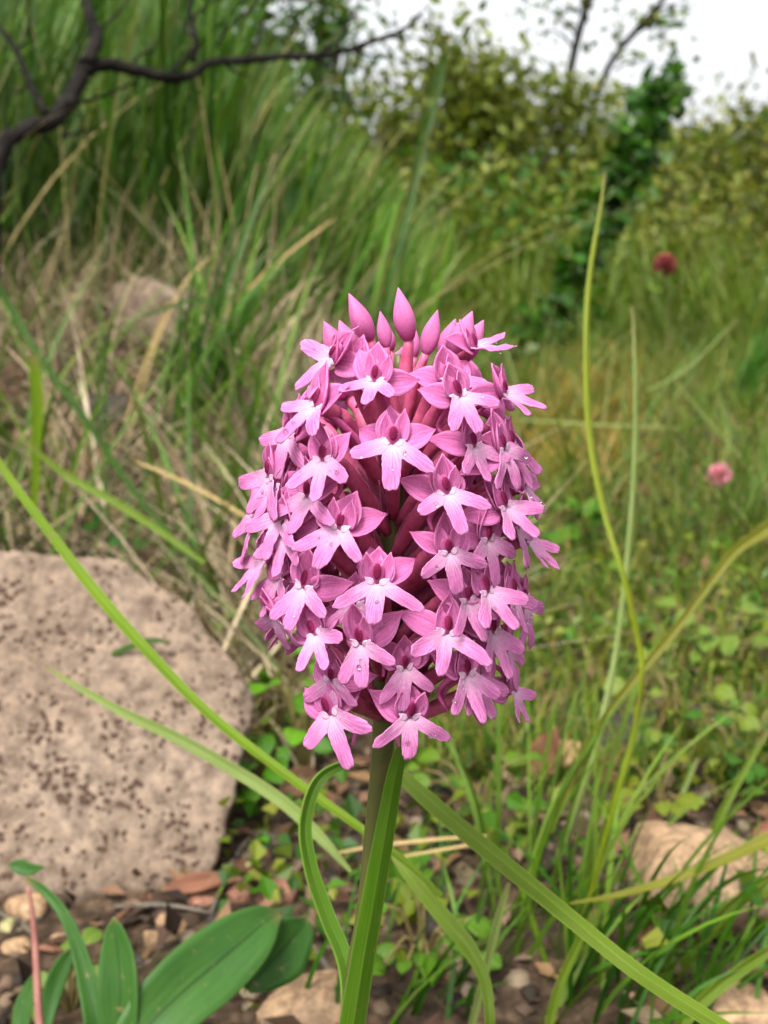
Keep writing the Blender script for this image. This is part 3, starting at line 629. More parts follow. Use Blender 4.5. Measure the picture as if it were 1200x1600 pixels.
def add_floret(x, y, z, az, el, ro, sc, k):
    g = random.Random(k * 13 + 5); P = Vector((x, y, z)) * .001; e0 = min(el, 18); Mr = floret_rot(R(az), R(e0), R(ro))
    out = Vector((math.sin(R(az)), -math.cos(R(az)), 0)); n = Mr @ Vector((0, -1, 0))
    hi = (z - 131) / 63.0
    drop = .0085 + .005 * max(hi, 0) - (.004 if hi < .25 else 0); zs = P.z - drop
    S = axis_pt(max(zs, .128)) + out * .0012
    E_ = P - n * .0007
    M1 = S.lerp(E_, .45) + Vector((0, 0, .0012)) ; M2 = S.lerp(E_, .8) + Vector((0, 0, .0014)) - n * .0008
    inv = Mr.transposed()
    loc = [tuple((inv @ (q - P)) / sc) for q in (S, M1, M2, E_)]
    me = tube_mesh('floret', loc, [.00085, .00115, .00105, .0009], n=14, k=9)
    f = link('floret', me, M_ovary, orchid); f.matrix_local = Matrix.Translation(LB(P)) @ Mr.to_4x4() @ Matrix.Diagonal((sc, sc, sc, 1))
    def sub(nm, me, e=(0, 0, 0)):
        o = link(nm, me, M_petal, f); o.rotation_euler = e; o.scale = [1 + g.gauss(0, .06) for _ in range(3)]; return o
    j = lambda a: g.gauss(0, a)
    sub('lip', LIPS[g.randrange(12)], (j(.05) - R(el - e0), j(.03), j(.05)))
    sub('dorsal_sepal', DORS[g.randrange(3)], (j(.10), j(.06), j(.1)))
    sub('petal', PETL[g.randrange(3)], (j(.08), j(.08), j(.08))); sub('petal', PETR[g.randrange(3)], (j(.08), j(.08), j(.08)))
    sub('lateral_sepal', SEPL[g.randrange(4)], (j(.2), j(.22), j(.2))); sub('lateral_sepal', SEPR[g.randrange(4)], (j(.2), j(.22), j(.2)))
    sub('column_painted_hole', COLU_HOLE)
    if k < 100 and g.random() < .75:
        for q in range(g.choice((1, 2, 3))):
            a = R(g.choice((-54, 0, 51)) + g.uniform(-6, 6)); rd = g.uniform(2.0, 4.8); dw = link('dew_drop', DEW, M_dew, f); s_ = g.uniform(.16, .36)
            v = Matrix.Rotation(-R(el - e0), 3, 'X') @ Vector((rd * math.sin(a), -.36 * rd + .015 * rd * rd - .16, -rd * math.cos(a))); dw.location = v * .001; dw.scale = (s_, s_ * .8, s_)
    d1 = inv @ (Vector((0, 0, -1)) * .5 - out * .3); e1 = d1 * .012 + Vector((g.uniform(-.002, .002), .001, 0))
    o = link('spur', tube_mesh('spur', [(0, .0006, 0), tuple(Vector((0, .0035, -.001))), tuple(e1 * .6 + Vector((0, .003, 0))), tuple(e1)], [.00055, .00045, .0004, .0002], n=10, k=6), M_spur, f)
    b = link('bract', BRAC[g.randrange(3)], M_petal, f)
    dirv = inv @ ((E_ - S).normalized() * .8 + Vector((0, 0, .6))).normalized()
    b.location = Vector(loc[0]) + inv @ Vector((g.uniform(-.001, .001), 0, -.0005)); b.rotation_euler = dirv.to_track_quat('Z', 'X').to_euler()
for k, q in enumerate(FLORETS): add_floret(*q, k)
# the side turned away from the camera
k = 200
for i in range(90):
    hi = (i + .5) / 90; az = (i * 137.5) % 360 - 180
    if abs(az) < 102: continue
    z = 146 + 37 * hi; Rr = float(np.interp(z, [140, 150, 165, 178, 184, 189], [10, 14, 17, 15, 12.5, 9])); a = axis_pt(z * .001) * 1000
    add_floret(a.x + Rr * math.sin(R(az)), a.y - Rr * math.cos(R(az)), z, az, 8 + 32 * max(0, hi - .4), rnd.uniform(-10, 10), .93, k); k += 1
for q in ((-4.2, 150.5, 186.4, -24, 30, -8, .85), (8.2, 150.0, 185.2, 30, 30, 10, .85),
          (-12.0, 147.8, 178.6, -55, 12, -6, .9), (-12.4, 145.0, 166.2, -45, 8, 0, .9), (-9.4, 143.6, 171.4, -38, 10, 4, .86), (14.0, 147.0, 152.6, 50, 6, 0, .92), (17.4, 151.0, 165.6, 70, 8, 0, .95), (10.4, 142.6, 158.4, 34, 8, 4, .84),
          (16.8, 150.0, 157.0, 64, 4, 4, .95), (13.0, 145.0, 165.6, 44, 6, 0, .9), (-17.0, 152.6, 167.0, -74, 10, 0, .95), (16.4, 151.4, 176.6, 68, 14, 4, .92), (2.6, 142.6, 149.4, 12, 2, 0, .86), (-13.6, 148.0, 172.0, -62, 12, -6, .9), (11.0, 144.0, 177.6, 40, 14, 6, .86), (-13.4, 147.0, 160.6, -56, 6, 0, .88),
          (12.0, 146.4, 146.4, 46, 0, 0, .9), (-6.6, 144.0, 147.2, -30, 0, 0, .86), (16.8, 153.0, 148.6, 70, 2, 0, .92), (18.2, 154.0, 172.0, 76, 14, 6, .92), (-3.6, 142.4, 158.0, -14, 4, 4, .78)):
    add_floret(*q, k); k += 1
# closed buds at the tip
def bud_geo(seed):
    g = np.random.default_rng(seed); n, kk = 14, 18; t = np.linspace(0, 1, n); r = 1.32 * np.sin(math.pi * np.clip(t, 0, 1) ** .85) ** .75 * (1 - .25 * t) + .28 * (1 - t); r[-1] = .05
    th = np.linspace(0, 2 * math.pi, kk, endpoint=False); rr = r[:, None] * (1 + .20 * np.abs(np.cos(1.5 * th + seed))[None] * np.sin(math.pi * t)[:, None] * 1.4)
    V = np.stack([rr * np.cos(th), rr * np.sin(th), 8.6 * t[:, None] + 0 * th[None]], -1).reshape(-1, 3); V[:, 0] += .5 * np.sin(np.repeat(t, kk) * 3) * g.choice([-1, 1])
    c = DEEP[None] * (1 - t[:, None]) ** 2 + (PINK * .7 + PALE * .3)[None] * (1 - (1 - t[:, None]) ** 2); seam = np.abs(np.cos(1.5 * th + seed))[None, :, None] ** 8
    cc = (c[:, None] * (1 - .3 * seam) + PALE * .3 * seam * t[:, None, None]).reshape(-1, 3); F = grid_faces(n, kk, True); return V, F, cc
for s, (tip, bs, dy) in enumerate((((545, 458), (580, 536), -.002), ((594, 486), (604, 545), -.006), ((622, 449), (640, 536), -.001), ((684, 484), (664, 556), -.004), ((650, 515), (648, 560), .005), ((605, 505), (612, 550), .005), ((738, 486), (704, 562), -.001), ((756, 500), (722, 566), .002), ((712, 498), (692, 560), .003), ((506, 502), (540, 572), -.002), ((530, 500), (556, 566), .001))):
    T, B = at(*tip, YA + dy), at(*bs, YA + dy); d = T - B; k_ = d.length / .0086
    b = link('bud', pm('bud', bud_geo(s)), M_petal, orchid); q = d.to_track_quat('Z', 'Y').to_matrix()
    b.matrix_local = Matrix.Translation(LB(B)) @ q.to_4x4() @ Matrix.Diagonal((min(k_, 1.05) * (1.3 if s > 5 else 1.05), min(k_, 1.05) * (1.3 if s > 5 else 1.05), k_, 1))
    S = axis_pt(B.z - .013); inv = q.transposed(); m = S.lerp(B, .55) + Vector((0, 0, .001))
    lo = [tuple(inv @ (p - B) ) for p in (S, m, B + d * .05)]; lo = [(a, c_, z_ / k_) for a, c_, z_ in lo]
    link('ovary', tube_mesh('ovary', lo, [.0009, .00115, .0007], n=12, k=9), M_ovary, b)
# its own narrow leaves
M_oleaf = mat_leaf('orchid_leaf', (.075, .15, .03), (.13, .22, .055), rough=.4, streaks=16, rib=.1, edge=.45)
def pix(pts): return [at(*p) for p in pts]
def own_leaf(pts, wpx, hint, fold):
    P = pix(pts); W = [mm(w, p) for w, p in zip(wpx, P)]
    V, F, st = strip([tuple(LB(p)) for p in P], W, hint=hint, fold=fold, m=3, n=70, thick=.0004); return link('leaf', mesh_np('leaf', V, F, st=st, smooth=False), M_oleaf, orchid)
own_leaf([(636, 1150, .150), (620, 1200, .150), (604, 1290, .151), (585, 1400, .152), (568, 1500, .153), (552, 1600, .154), (538, 1700, .155)], [14, 24, 31, 36, 39, 42, 44], (.25, -1, .1), -.35)
own_leaf([(560, 1195, .176), (524, 1200, .174), (492, 1228, .172), (476, 1290, .170), (486, 1360, .168), (510, 1430, .166), (540, 1510, .163), (548, 1620, .158)], [4, 15, 20, 21, 23, 25, 27, 30], (.5, -1, .3), .35)

# ------------------------------------------------------------------ single grass blades one can pick out
LM = {
    'lime': mat_leaf('lime_blade', (.115, .185, .028), (.185, .265, .055), streaks=14, edge=.35),
    'green': mat_leaf('green_blade', (.10, .155, .03), (.17, .235, .06), streaks=14, edge=.35),
    'dark': mat_leaf('dark_blade', (.03, .07, .012), (.055, .11, .02), streaks=12, edge=.2),
    'pale': mat_leaf('pale_blade', (.16, .22, .075), (.25, .30, .13), streaks=12, edge=.3),
    'yellow': mat_leaf('yellow_blade', (.155, .20, .025), (.235, .27, .045), streaks=10, edge=.2),
    'olive': mat_leaf('olive_blade', (.13, .14, .03), (.20, .20, .06), streaks=10, edge=.2),
    'straw': mat_leaf('straw_blade', (.34, .26, .13), (.46, .37, .22), streaks=10, edge=.1, transl=.15, rough=.7),
}
GB = 'single grass blades around the orchid'
def grass_blade(col, pts, wpx, label, hint=(.2, -1, .4), fold=.35, n=44, name='grass_leaf', twist=0):
    P = pix(pts); W = [mm(w, p) * (.62 if col == 'dark' else .85) for w, p in zip(wpx, P)]; o0 = P[-1]
    V, F, st = strip([tuple(p - o0) for p in P], W, hint=hint, fold=fold, n=n + 20, m=3, thick=.00022, twist=twist)
    o = link(name, mesh_np(name, V, F, st=st, smooth=False), LM[col]); o.location = o0; return tag(o, label, 'grass blade', GB)
grass_blade('lime', [(-40, 650, .27), (0, 725, .265), (70, 822, .255), (150, 925, .245), (235, 1022, .235), (330, 1118, .225), (450, 1212, .213), (575, 1302, .20), (640, 1352, .195), (690, 1400, .19)], [10, 13, 17, 20, 19, 17, 16, 14, 12, 10], 'long lime green grass blade slanting across the speckled stone to the stem', fold=-.45)
grass_blade('pale', [(70, 1040, .300), (110, 1066, .29), (190, 1112, .28), (270, 1150, .27), (360, 1200, .26), (440, 1252, .25), (500, 1308, .24), (548, 1362, .235)], [4, 9, 16, 20, 22, 23, 20, 6], 'pale green grass blade crossing the lower stone, its tip by the stem', fold=.3)
grass_blade('green', [(612, 1190, .20), (640, 1222, .195), (720, 1292, .187), (810, 1366, .18), (900, 1440, .172), (1000, 1520, .165), (1110, 1592, .16), (1220, 1660, .155)], [10, 27, 32, 32, 31, 30, 29, 28], 'broad keeled green grass blade running down to the lower right corner', fold=-.55, hint=(.1, -1, .75))
grass_blade('green', [(606, 1325, .225), (640, 1370, .22), (690, 1430, .215), (730, 1478, .21), (756, 1530, .205), (765, 1600, .20), (760, 1690, .2)], [8, 22, 30, 30, 22, 18, 16], 'short green grass blade arching down just right of the stem')
grass_blade('yellow', [(946, 270, .36), (938, 330, .355), (922, 430, .345), (916, 540, .335), (922, 680, .325), (945, 800, .315), (975, 900, .305), (1000, 1010, .30), (1003, 1060, .297), (990, 1150, .295), (960, 1260, .29), (925, 1390, .29), (900, 1500, .29)], [3, 7, 9, 10, 11, 11, 11, 10, 8, 7, 7, 6, 6], 'tall yellow-green stalk curving beside the orchid, tallest of the stalks', fold=-.6)
grass_blade('pale', [(988, 480, .42), (992, 560, .41), (993, 680, .40), (988, 790, .39), (978, 900, .38), (966, 1000, .37), (950, 1090, .36), (925, 1190, .35), (880, 1330, .345), (850, 1450, .34)], [3, 6, 8, 9, 10, 11, 13, 16, 18, 14], 'thin pale stalk crossing behind the tall yellow-green stalk', fold=-.5)
grass_blade('olive', [(1260, 780, .36), (1200, 825, .355), (1150, 860, .35), (1110, 910, .345), (1050, 990, .34), (990, 1062, .335), (940, 1130, .33), (900, 1200, .325), (860, 1300, .32)], [30, 24, 18, 15, 16, 16, 15, 14, 10], 'olive blade slanting in from the edge toward the crossing stalks')
grass_blade('green', [(1010, 1090, .34), (985, 1165, .335), (960, 1250, .33), (935, 1330, .325), (905, 1420, .32), (880, 1500, .315), (850, 1610, .31)], [6, 13, 18, 20, 20, 19, 18], 'upright light green blade below the crossing of the two stalks')
grass_blade('pale', [(1090, 1185, .40), (1070, 1230, .395), (1050, 1275, .39), (1030, 1320, .385)], [5, 9, 12, 12], 'short pale blade tip standing behind the tan flat rock')
grass_blade('green', [(1200, 1140, .38), (1165, 1200, .375), (1130, 1265, .37), (1095, 1340, .365), (1060, 1420, .36), (1030, 1500, .35)], [8, 12, 15, 18, 18, 14], 'green blade rising over the tan flat rock to the picture edge')
grass_blade('olive', [(1260, 1285, .29), (1200, 1312, .287), (1120, 1348, .283), (1040, 1378, .28), (960, 1400, .277), (890, 1412, .275)], [26, 24, 20, 17, 12, 4], 'nearly level olive blade reaching in over the tan flat rock', hint=(0, -.6, 1))
grass_blade('green', [(1220, 1360, .30), (1160, 1400, .30), (1110, 1450, .298), (1060, 1520, .295), (1020, 1600, .29)], [14, 20, 22, 22, 20], 'bent green blade lying across the lower part of the tan flat rock')
grass_blade('dark', [(1130, 1365, .31), (1085, 1410, .308), (1040, 1470, .305), (1000, 1540, .30), (970, 1620, .298)], [5, 11, 15, 16, 16], 'dark thin blade in front of the tan flat rock')
grass_blade('dark', [(1180, 1390, .32), (1150, 1440, .315), (1130, 1490, .31), (1110, 1560, .305)], [4, 9, 11, 11], 'dark blade tip at the far side of the tan flat rock')
grass_blade('green', [(1210, 1480, .27), (1150, 1520, .27), (1090, 1570, .268), (1040, 1630, .265)], [18, 24, 25, 24], 'thick green blade in the lower right corner under the rock')
grass_blade('green', [(930, 1420, .27), (900, 1480, .27), (870, 1550, .268), (850, 1640, .265)], [8, 15, 17, 16], 'green blade standing upright below the broad keeled blade')
grass_blade('pale', [(795, 1380, .25), (780, 1430, .25), (765, 1490, .25), (745, 1570, .25), (725, 1650, .25)], [6, 14, 15, 14, 13], 'pale upright blade crossing the short arching blade')
grass_blade('dark', [(-30, 400, .60), (10, 470, .60), (60, 555, .59), (130, 650, .58), (200, 755, .57), (260, 830, .56), (320, 905, .55)], [16, 18, 17, 16, 15, 12, 8], 'dark green blade slanting through the straw above the speckled stone')
grass_blade('lime', [(52, 555, .55), (58, 610, .55), (58, 660, .55), (56, 710, .55), (54, 790, .55)], [20, 21, 20, 17, 12], 'short bright green upright blade near the left edge', fold=.15)
grass_blade('green', [(40, 690, .50), (100, 740, .50), (180, 785, .495), (250, 830, .49), (320, 880, .48)], [6, 13, 15, 13, 8], 'green blade lying over the litter behind the speckled stone')
grass_blade('dark', [(215, 500, .66), (260, 482, .66), (300, 470, .66), (340, 468, .665)], [5, 9, 9, 4], 'dark bent blade across the pale rock on the bank')
grass_blade('dark', [(282, 465, .75), (280, 540, .75), (278, 610, .75), (272, 680, .75)], [7, 13, 14, 12], 'dark upright blade beside the pale rock on the bank')
grass_blade('dark', [(430, 240, .95), (400, 320, .93), (370, 400, .91), (345, 470, .9), (330, 560, .9), (318, 650, .9)], [8, 16, 20, 22, 22, 18], 'broad dark green blade leaning above the straw')
grass_blade('dark', [(700, 60, 1.05), (690, 120, 1.05), (665, 220, 1.03), (640, 320, 1.0), (615, 420, .98), (590, 560, .96)], [5, 11, 14, 15, 15, 14], 'tall dark blade rising behind the buds to the sky')
grass_blade('dark', [(735, 48, 1.2), (712, 66, 1.2), (695, 90, 1.2), (672, 150, 1.2), (640, 300, 1.2), (625, 460, 1.2)], [3, 6, 8, 9, 10, 10], 'dark blade with a forked bent tip against the sky')
grass_blade('dark', [(560, 20, 1.0), (540, 120, 1.0), (510, 240, 1.0), (470, 380, 1.0), (440, 520, 1.0)], [4, 8, 10, 11, 10], 'thin dark blade leaning in the tall grass under the horizontal branch')
grass_blade('straw', [(330, 400, .80), (290, 440, .79), (250, 520, .78), (225, 600, .77), (200, 690, .76)], [3, 5, 6, 6, 5], 'dry straw stalk leaning before the pale rock')
grass_blade('straw', [(262, 470, .7), (240, 530, .7), (220, 585, .7), (195, 660, .7)], [3, 6, 6, 5], 'short dry stalk standing before the pale rock')
grass_blade('straw', [(525, 340, .9), (470, 380, .9), (410, 430, .9), (340, 500, .9)], [3, 6, 7, 6], 'dry stalk slanting above the straw toward the orchid')
grass_blade('straw', [(210, 720, .55), (270, 745, .54), (330, 775, .53), (385, 808, .52)], [4, 6, 7, 6], 'dry stalk lying level just left of the orchid head')
grass_blade('straw', [(520, 1334, .33), (590, 1322, .325), (680, 1312, .32), (760, 1306, .32)], [4, 7, 7, 4], 'bleached dry stalk lying behind the orchid stem', hint=(0, -.6, 1))
grass_blade('straw', [(620, 1340, .31), (690, 1328, .31), (750, 1318, .31)], [4, 6, 4], 'short bleached stalk just right of the stem', hint=(0, -.6, 1))
grass_blade('pale', [(800, 655, .9), (870, 660, .9), (950, 665, .9), (1060, 668, .9)], [3, 6, 6, 3], 'bleached stalk lying level in the meadow beside the orchid', hint=(0, -.6, 1))
grass_blade('pale', [(1150, 500, .95), (1090, 560, .95), (1050, 590, .95), (1010, 610, .94)], [3, 6, 7, 5], 'pale dry stalk slanting up in the meadow')
grass_blade('pale', [(1050, 590, .9), (1100, 650, .9), (1160, 720, .9), (1200, 790, .9)], [4, 6, 6, 4], 'pale stalk slanting down past the pink clover')

# tufts in the lower right
def tuft(name, px, py, n, L, W, spread, cols, label, seed, lean=.45):
    g = np.random.default_rng(seed); p = hit(px, py); r = np.array(p)[None] + g.normal(size=(n, 3)) * np.array([.012, .012, 0])
    r[:, 2] = height(r[:, 0], r[:, 1]); ph = g.normal(.3, spread, n)
    o = grass_mass(name, g, r, g.uniform(.5, 1, n) * L, g.uniform(.6, 1.2, n) * W, ph, np.abs(g.normal(lean, .2, n)), g.uniform(.2, 1.0, n), mixcol(g, n, cols), label, cat='grass tuft', seg=8, kind=None, turn=.8)
    o['group'] = 'grass tufts'; return o
tuft('grass_tuft', 940, 1570, 60, .075, .0022, .9, GREEN + [(.14, .22, .05)], 'dense green tuft in the lower right under the keeled blade', 301)
tuft('grass_tuft', 1080, 1560, 30, .06, .0022, .8, GREEN, 'green tuft in front of the tan flat rock', 302)
tuft('grass_tuft', 850, 1480, 34, .10, .0022, .8, [(.12, .20, .05), (.17, .24, .07), (.09, .15, .03)], 'light green tuft right of the stem foot', 303, .3)
tuft('grass_tuft', 1180, 830, 40, .14, .0020, .8, [(.12, .20, .05), (.2, .25, .10), (.09, .15, .03)], 'wispy pale green tuft at the edge below the pink clover', 304, .3)
tuft('grass_tuft', 1160, 640, 50, .16, .004, .6, [(.05, .13, .02), (.08, .18, .03)], 'bright green tuft at the right edge beside the pink clover', 305, .25)
tuft('grass_tuft', 300, 700, 40, .22, .0045, .7, GREEN, 'dark green tuft in the straw left of the orchid', 306, .15)
tuft('grass_tuft', 380, 860, 40, .07, .0018, 1.5, GREEN, 'low dark tuft behind the corner of the speckled stone', 307, .6)
tuft('grass_tuft', 640, 1590, 26, .06, .0018, 1.2, GREEN, 'small green tuft at the foot of the orchid', 308, .4)
tuft('grass_tuft', 720, 1180, 22, .08, .0012, 1.5, [(.2, .22, .08), (.3, .26, .13), (.12, .16, .04)], 'thin wiry tuft behind the lowest florets', 309, .8)

# ------------------------------------------------------------------ broad-leaved plant in the lower left
M_broad = mat_leaf('broad_leaf', (.036, .088, .026), (.062, .130, .038), rough=.42, streaks=13, rib=.0, edge=.12, transl=.2)
M_redst = mat_noise('red_stalk', (.16, .06, .05), (.28, .13, .10), 200, rough=.5, bump=.0001)
def broad_plant():
    b = at(165, 1800, .235); b.z = gz(b.x, b.y); root = link('broadleaf_weed', None); root.location = b
    tag(root, 'broad-leaved green weed below the speckled stone, big smooth leaves', 'plant')
    def leaf(pts, w, hint, fold=.3, wave=.02, mat=M_broad):
        P = pix(pts); W = [mm(q, p) for q, p in zip(w, P)]
        V, F, st = strip([tuple(p - b) for p in P], W, hint=hint, fold=fold, m=9, n=36, thick=.0004, wave=wave); link('leaf', mesh_np('leaf', V, F, st=st), mat, root)
    leaf([(440, 1428, .262), (415, 1440, .258), (380, 1470, .252), (330, 1512, .245), (280, 1555, .238), (235, 1600, .232), (195, 1650, .228), (165, 1750, .228)], [4, 52, 92, 112, 110, 96, 60, 26], (.25, -.8, .75), .28)
    leaf([(480, 1432, .268), (468, 1452, .266), (442, 1482, .262), (412, 1515, .258), (385, 1545, .254)], [4, 60, 96, 76, 20], (.6, -.9, .35), .2)
    leaf([(178, 1433, .240), (181, 1455, .239), (186, 1500, .237), (188, 1560, .234), (188, 1640, .231), (180, 1760, .23)], [3, 32, 58, 64, 50, 26], (-.1, -1, .3), .35)
    leaf([(42, 1372, .262), (70, 1392, .258), (100, 1428, .254), (122, 1480, .25), (138, 1540, .245), (152, 1610, .24), (165, 1750, .235)], [9, 13, 16, 22, 30, 36, 30], (.3, -1, .2), .5)
    leaf([(12, 1352, .264), (28, 1353, .264), (46, 1358, .263), (68, 1355, .262)], [4, 20, 20, 3], (0, -1, .5), .2)
    leaf([(118, 1478, .275), (100, 1505, .273), (82, 1550, .27), (70, 1610, .265)], [4, 26, 30, 16], (.2, -1, .3), .3)
    leaf([(55, 1520, .27), (45, 1550, .268), (35, 1590, .265), (30, 1650, .26)], [4, 24, 30, 18], (-.2, -1, .3), .3)
    P = pix([(44, 1385, .262), (52, 1440, .26), (57, 1510, .256), (62, 1600, .25), (80, 1720, .245)]); link('stalk', tube_mesh('stalk', [tuple(p - b) for p in P], [.0005, .0007, .0009, .001, .0011], n=24, k=8), M_redst, root)
broad_plant()
# little sprig in front of the stone
def sprig():
    b = at(95, 1060, .315); root = link('wiry_sprig', None); b2 = at(146, 1035, .40); root.location = b2
    tag(root, 'wiry little sprig with thin dark leaves growing out of the speckled stone', 'sprig')
    def leaf(pts, w):
        P = pix(pts); V, F, st = strip([tuple(p - b2) for p in P], [mm(q, p) for q, p in zip(w, P)], hint=(0, -1, .4), fold=.3, m=5, n=20, thick=.0002); link('leaf', mesh_np('leaf', V, F, st=st), LM['dark'], root)
    leaf([(268, 1003, .392), (235, 1001, .392), (200, 1012, .392), (172, 1024, .392), (148, 1030, .392)], [3, 9, 10, 6, 3])
    leaf([(158, 1064, .39), (152, 1045, .391), (146, 1030, .392)], [4, 12, 4]); leaf([(105, 1062, .39), (125, 1044, .391), (146, 1030, .392)], [3, 6, 3])
    P = pix([(146, 1028, .392), (143, 1000, .395), (140, 975, .397)]); link('stalk', tube_mesh('stalk', [tuple(p - b2) for p in P], [.0006, .0005, .0004], n=8, k=6), M_bark2, root)

sprig()
# ------------------------------------------------------------------ low weeds with round leaves
def low_weed(px, py, n, size, spread, pal, label, seed, h=.025):
    g = np.random.default_rng(seed); p = hit(px, py); root = link('low_weed', None); root.location = p
    tag(root, label, 'weed', 'low round-leaved weeds'); m = mat_leaf('weed_leaf', pal[0], pal[1], streaks=6, rib=.2, edge=.1)
    for k in range(n):
        a = g.uniform(0, 6.28); r = spread * g.uniform(.15, 1) ** .7; e = np.array([math.cos(a) * r, math.sin(a) * r, h * g.uniform(.4, 1.1)]); d = np.array([math.cos(a), math.sin(a), g.uniform(-.3, .4)]); s = size * g.uniform(.5, 1.05)
        V, F, st = strip([e, e + d * s * .35, e + d * s * .7 + np.array([0, 0, -.1 * s]), e + d * s + np.array([0, 0, -.25 * s])], [s * .25, s * .75, s * .7, s * .06], hint=(g.normal() * .4, -.5 + g.normal() * .4, 1), fold=.25, m=5, n=10, thick=.0002)
        lf = link('leaf', mesh_np('leaf', V, F, st=st), m, root)
        link('leaf_stalk', tube_mesh('leaf_stalk', [(0, 0, -.003), tuple(e * .5 + np.array([0, 0, h * .3])), tuple(e)], [.0006, .0005, .0004], n=7, k=5), m, lf)
low_weed(425, 1165, 16, .013, .026, [(.06, .15, .02), (.11, .23, .04)], 'leafy green weed filling the gap between stone and stem', 401, .045)
low_weed(400, 1260, 16, .012, .022, [(.045, .11, .018), (.08, .17, .03)], 'dark green weed against the right edge of the speckled stone', 402, .03)
low_weed(475, 1230, 12, .013, .02, [(.09, .21, .02), (.15, .29, .04)], 'bright green weed glimpsed below the lower left florets', 403, .05)
low_weed(860, 850, 14, .022, .04, [(.06, .14, .02), (.10, .20, .035)], 'green leafy weed at the right side of the flower head', 404, .03)
low_weed(1060, 1165, 14, .012, .03, [(.13, .18, .04), (.20, .25, .08)], 'yellow-green weed beyond the crossing stalks', 405, .03)
low_weed(1130, 1060, 14, .013, .03, [(.11, .18, .04), (.18, .24, .08)], 'pale green weed behind the slanting olive blade', 406, .03)
low_weed(1020, 1290, 12, .010, .025, [(.13, .17, .03), (.20, .23, .06)], 'small yellowish weed above the tan flat rock', 407, .022)
low_weed(660, 1530, 14, .010, .02, [(.06, .13, .025), (.11, .19, .04)], 'small green weed at the foot of the orchid', 408, .025)
low_weed(740, 1290, 12, .010, .024, [(.08, .15, .03), (.14, .21, .05)], 'green weed partly behind the broad keeled blade', 409, .025)
low_weed(230, 880, 10, .014, .03, [(.03, .09, .02), (.05, .13, .03)], 'dark weed peeping over the top of the speckled stone', 410, .03)
low_weed(1160, 1230, 12, .012, .03, [(.04, .11, .02), (.07, .15, .03)], 'dark green weed at the edge above the tan flat rock', 411, .03)
low_weed(110, 1580, 10, .009, .012, [(.10, .16, .04), (.16, .22, .07)], 'tiny pale weed beside the broad-leaved weed', 412, .02)

# ------------------------------------------------------------------ stones and pebbles
M_tan = mat_rock('tan_stone', (.19, .12, .065), (.25, .165, .098), (.30, .21, .135), pits=.2, scale=1.6, bump=.0008)
M_peb = [mat_rock('pebble_stone', (.17, .105, .055), (.24, .155, .088), (.31, .22, .135), pits=.1, scale=3, bump=.0003), mat_rock('red_brown_stone', (.14, .06, .04), (.20, .095, .065), (.25, .14, .09), pits=.1, scale=3, bump=.0004),
         mat_rock('mossy_pebble', (.15, .14, .06), (.21, .195, .09), (.28, .25, .14), pits=.1, scale=3, bump=.0003), mat_rock('dark_stone', (.02, .017, .015), (.035, .03, .027), (.06, .05, .045), pits=.1, scale=3, bump=.0004)]
def stone(name, px, py, w, h, mat, label, cat, seed, sub=3, d=None, rot=0, lift=.25, crisp=10, group=None):
    p = hit(px, py + h * .45); W = mm(w, p); H = mm(h, p)
    o = link(name, random_rock(name, (W * 1.08, (d or W * .8 / 1) if d is None else d, H * 1.15), seed, sub, crisp=crisp), mat); o.location = p + Vector((0, W * .25, H * lift)); o.rotation_euler = (rnd.uniform(-.15, .15), rnd.uniform(-.2, .2) + rot, rnd.uniform(-.5, .5))
    return tag(o, label, cat, group)
stone('rock', 1125, 1405, 250, 135, M_tan, 'tan flat rock behind grass blades in the lower right', 'rock', 501, 4, crisp=16, rot=.12, lift=.42)
stone('rock', 240, 480, 125, 125, mat_rock('grey_tan_stone', (.12, .09, .065), (.17, .125, .09), (.22, .17, .125), pits=.3, scale=.6, bump=.002), 'pale tan rock on the bank among dry straw', 'rock', 502, 4, crisp=14, rot=-.3)
stone('rock', 38, 448, 60, 46, M_peb[1], 'small orange-brown rock near the left edge of the bank', 'rock', 503)
stone('rock', 1165, 1585, 110, 60, M_tan, 'tan rock cut off by the lower right corner', 'rock', 504, 4)
stone('rock', 470, 1585, 150, 60, M_tan, 'low tan rock at the bottom edge left of the stem', 'rock', 505, 4)
stone('rock', 985, 1150, 120, 60, M_peb[3], 'dark stone behind the crossing stalks', 'rock', 506)
stone('rock', 1130, 1130, 130, 60, M_peb[3], 'dark stone under the weeds at the right', 'rock', 507)
stone('rock', 170, 640, 90, 60, M_peb[3], 'dark lump of stone in the straw left of the orchid', 'rock', 508)
stone('rock', 710, 1235, 70, 50, M_peb[3], 'dark stone just behind the keeled blade', 'rock', 509)
PB = 'pebbles around the speckled stone'
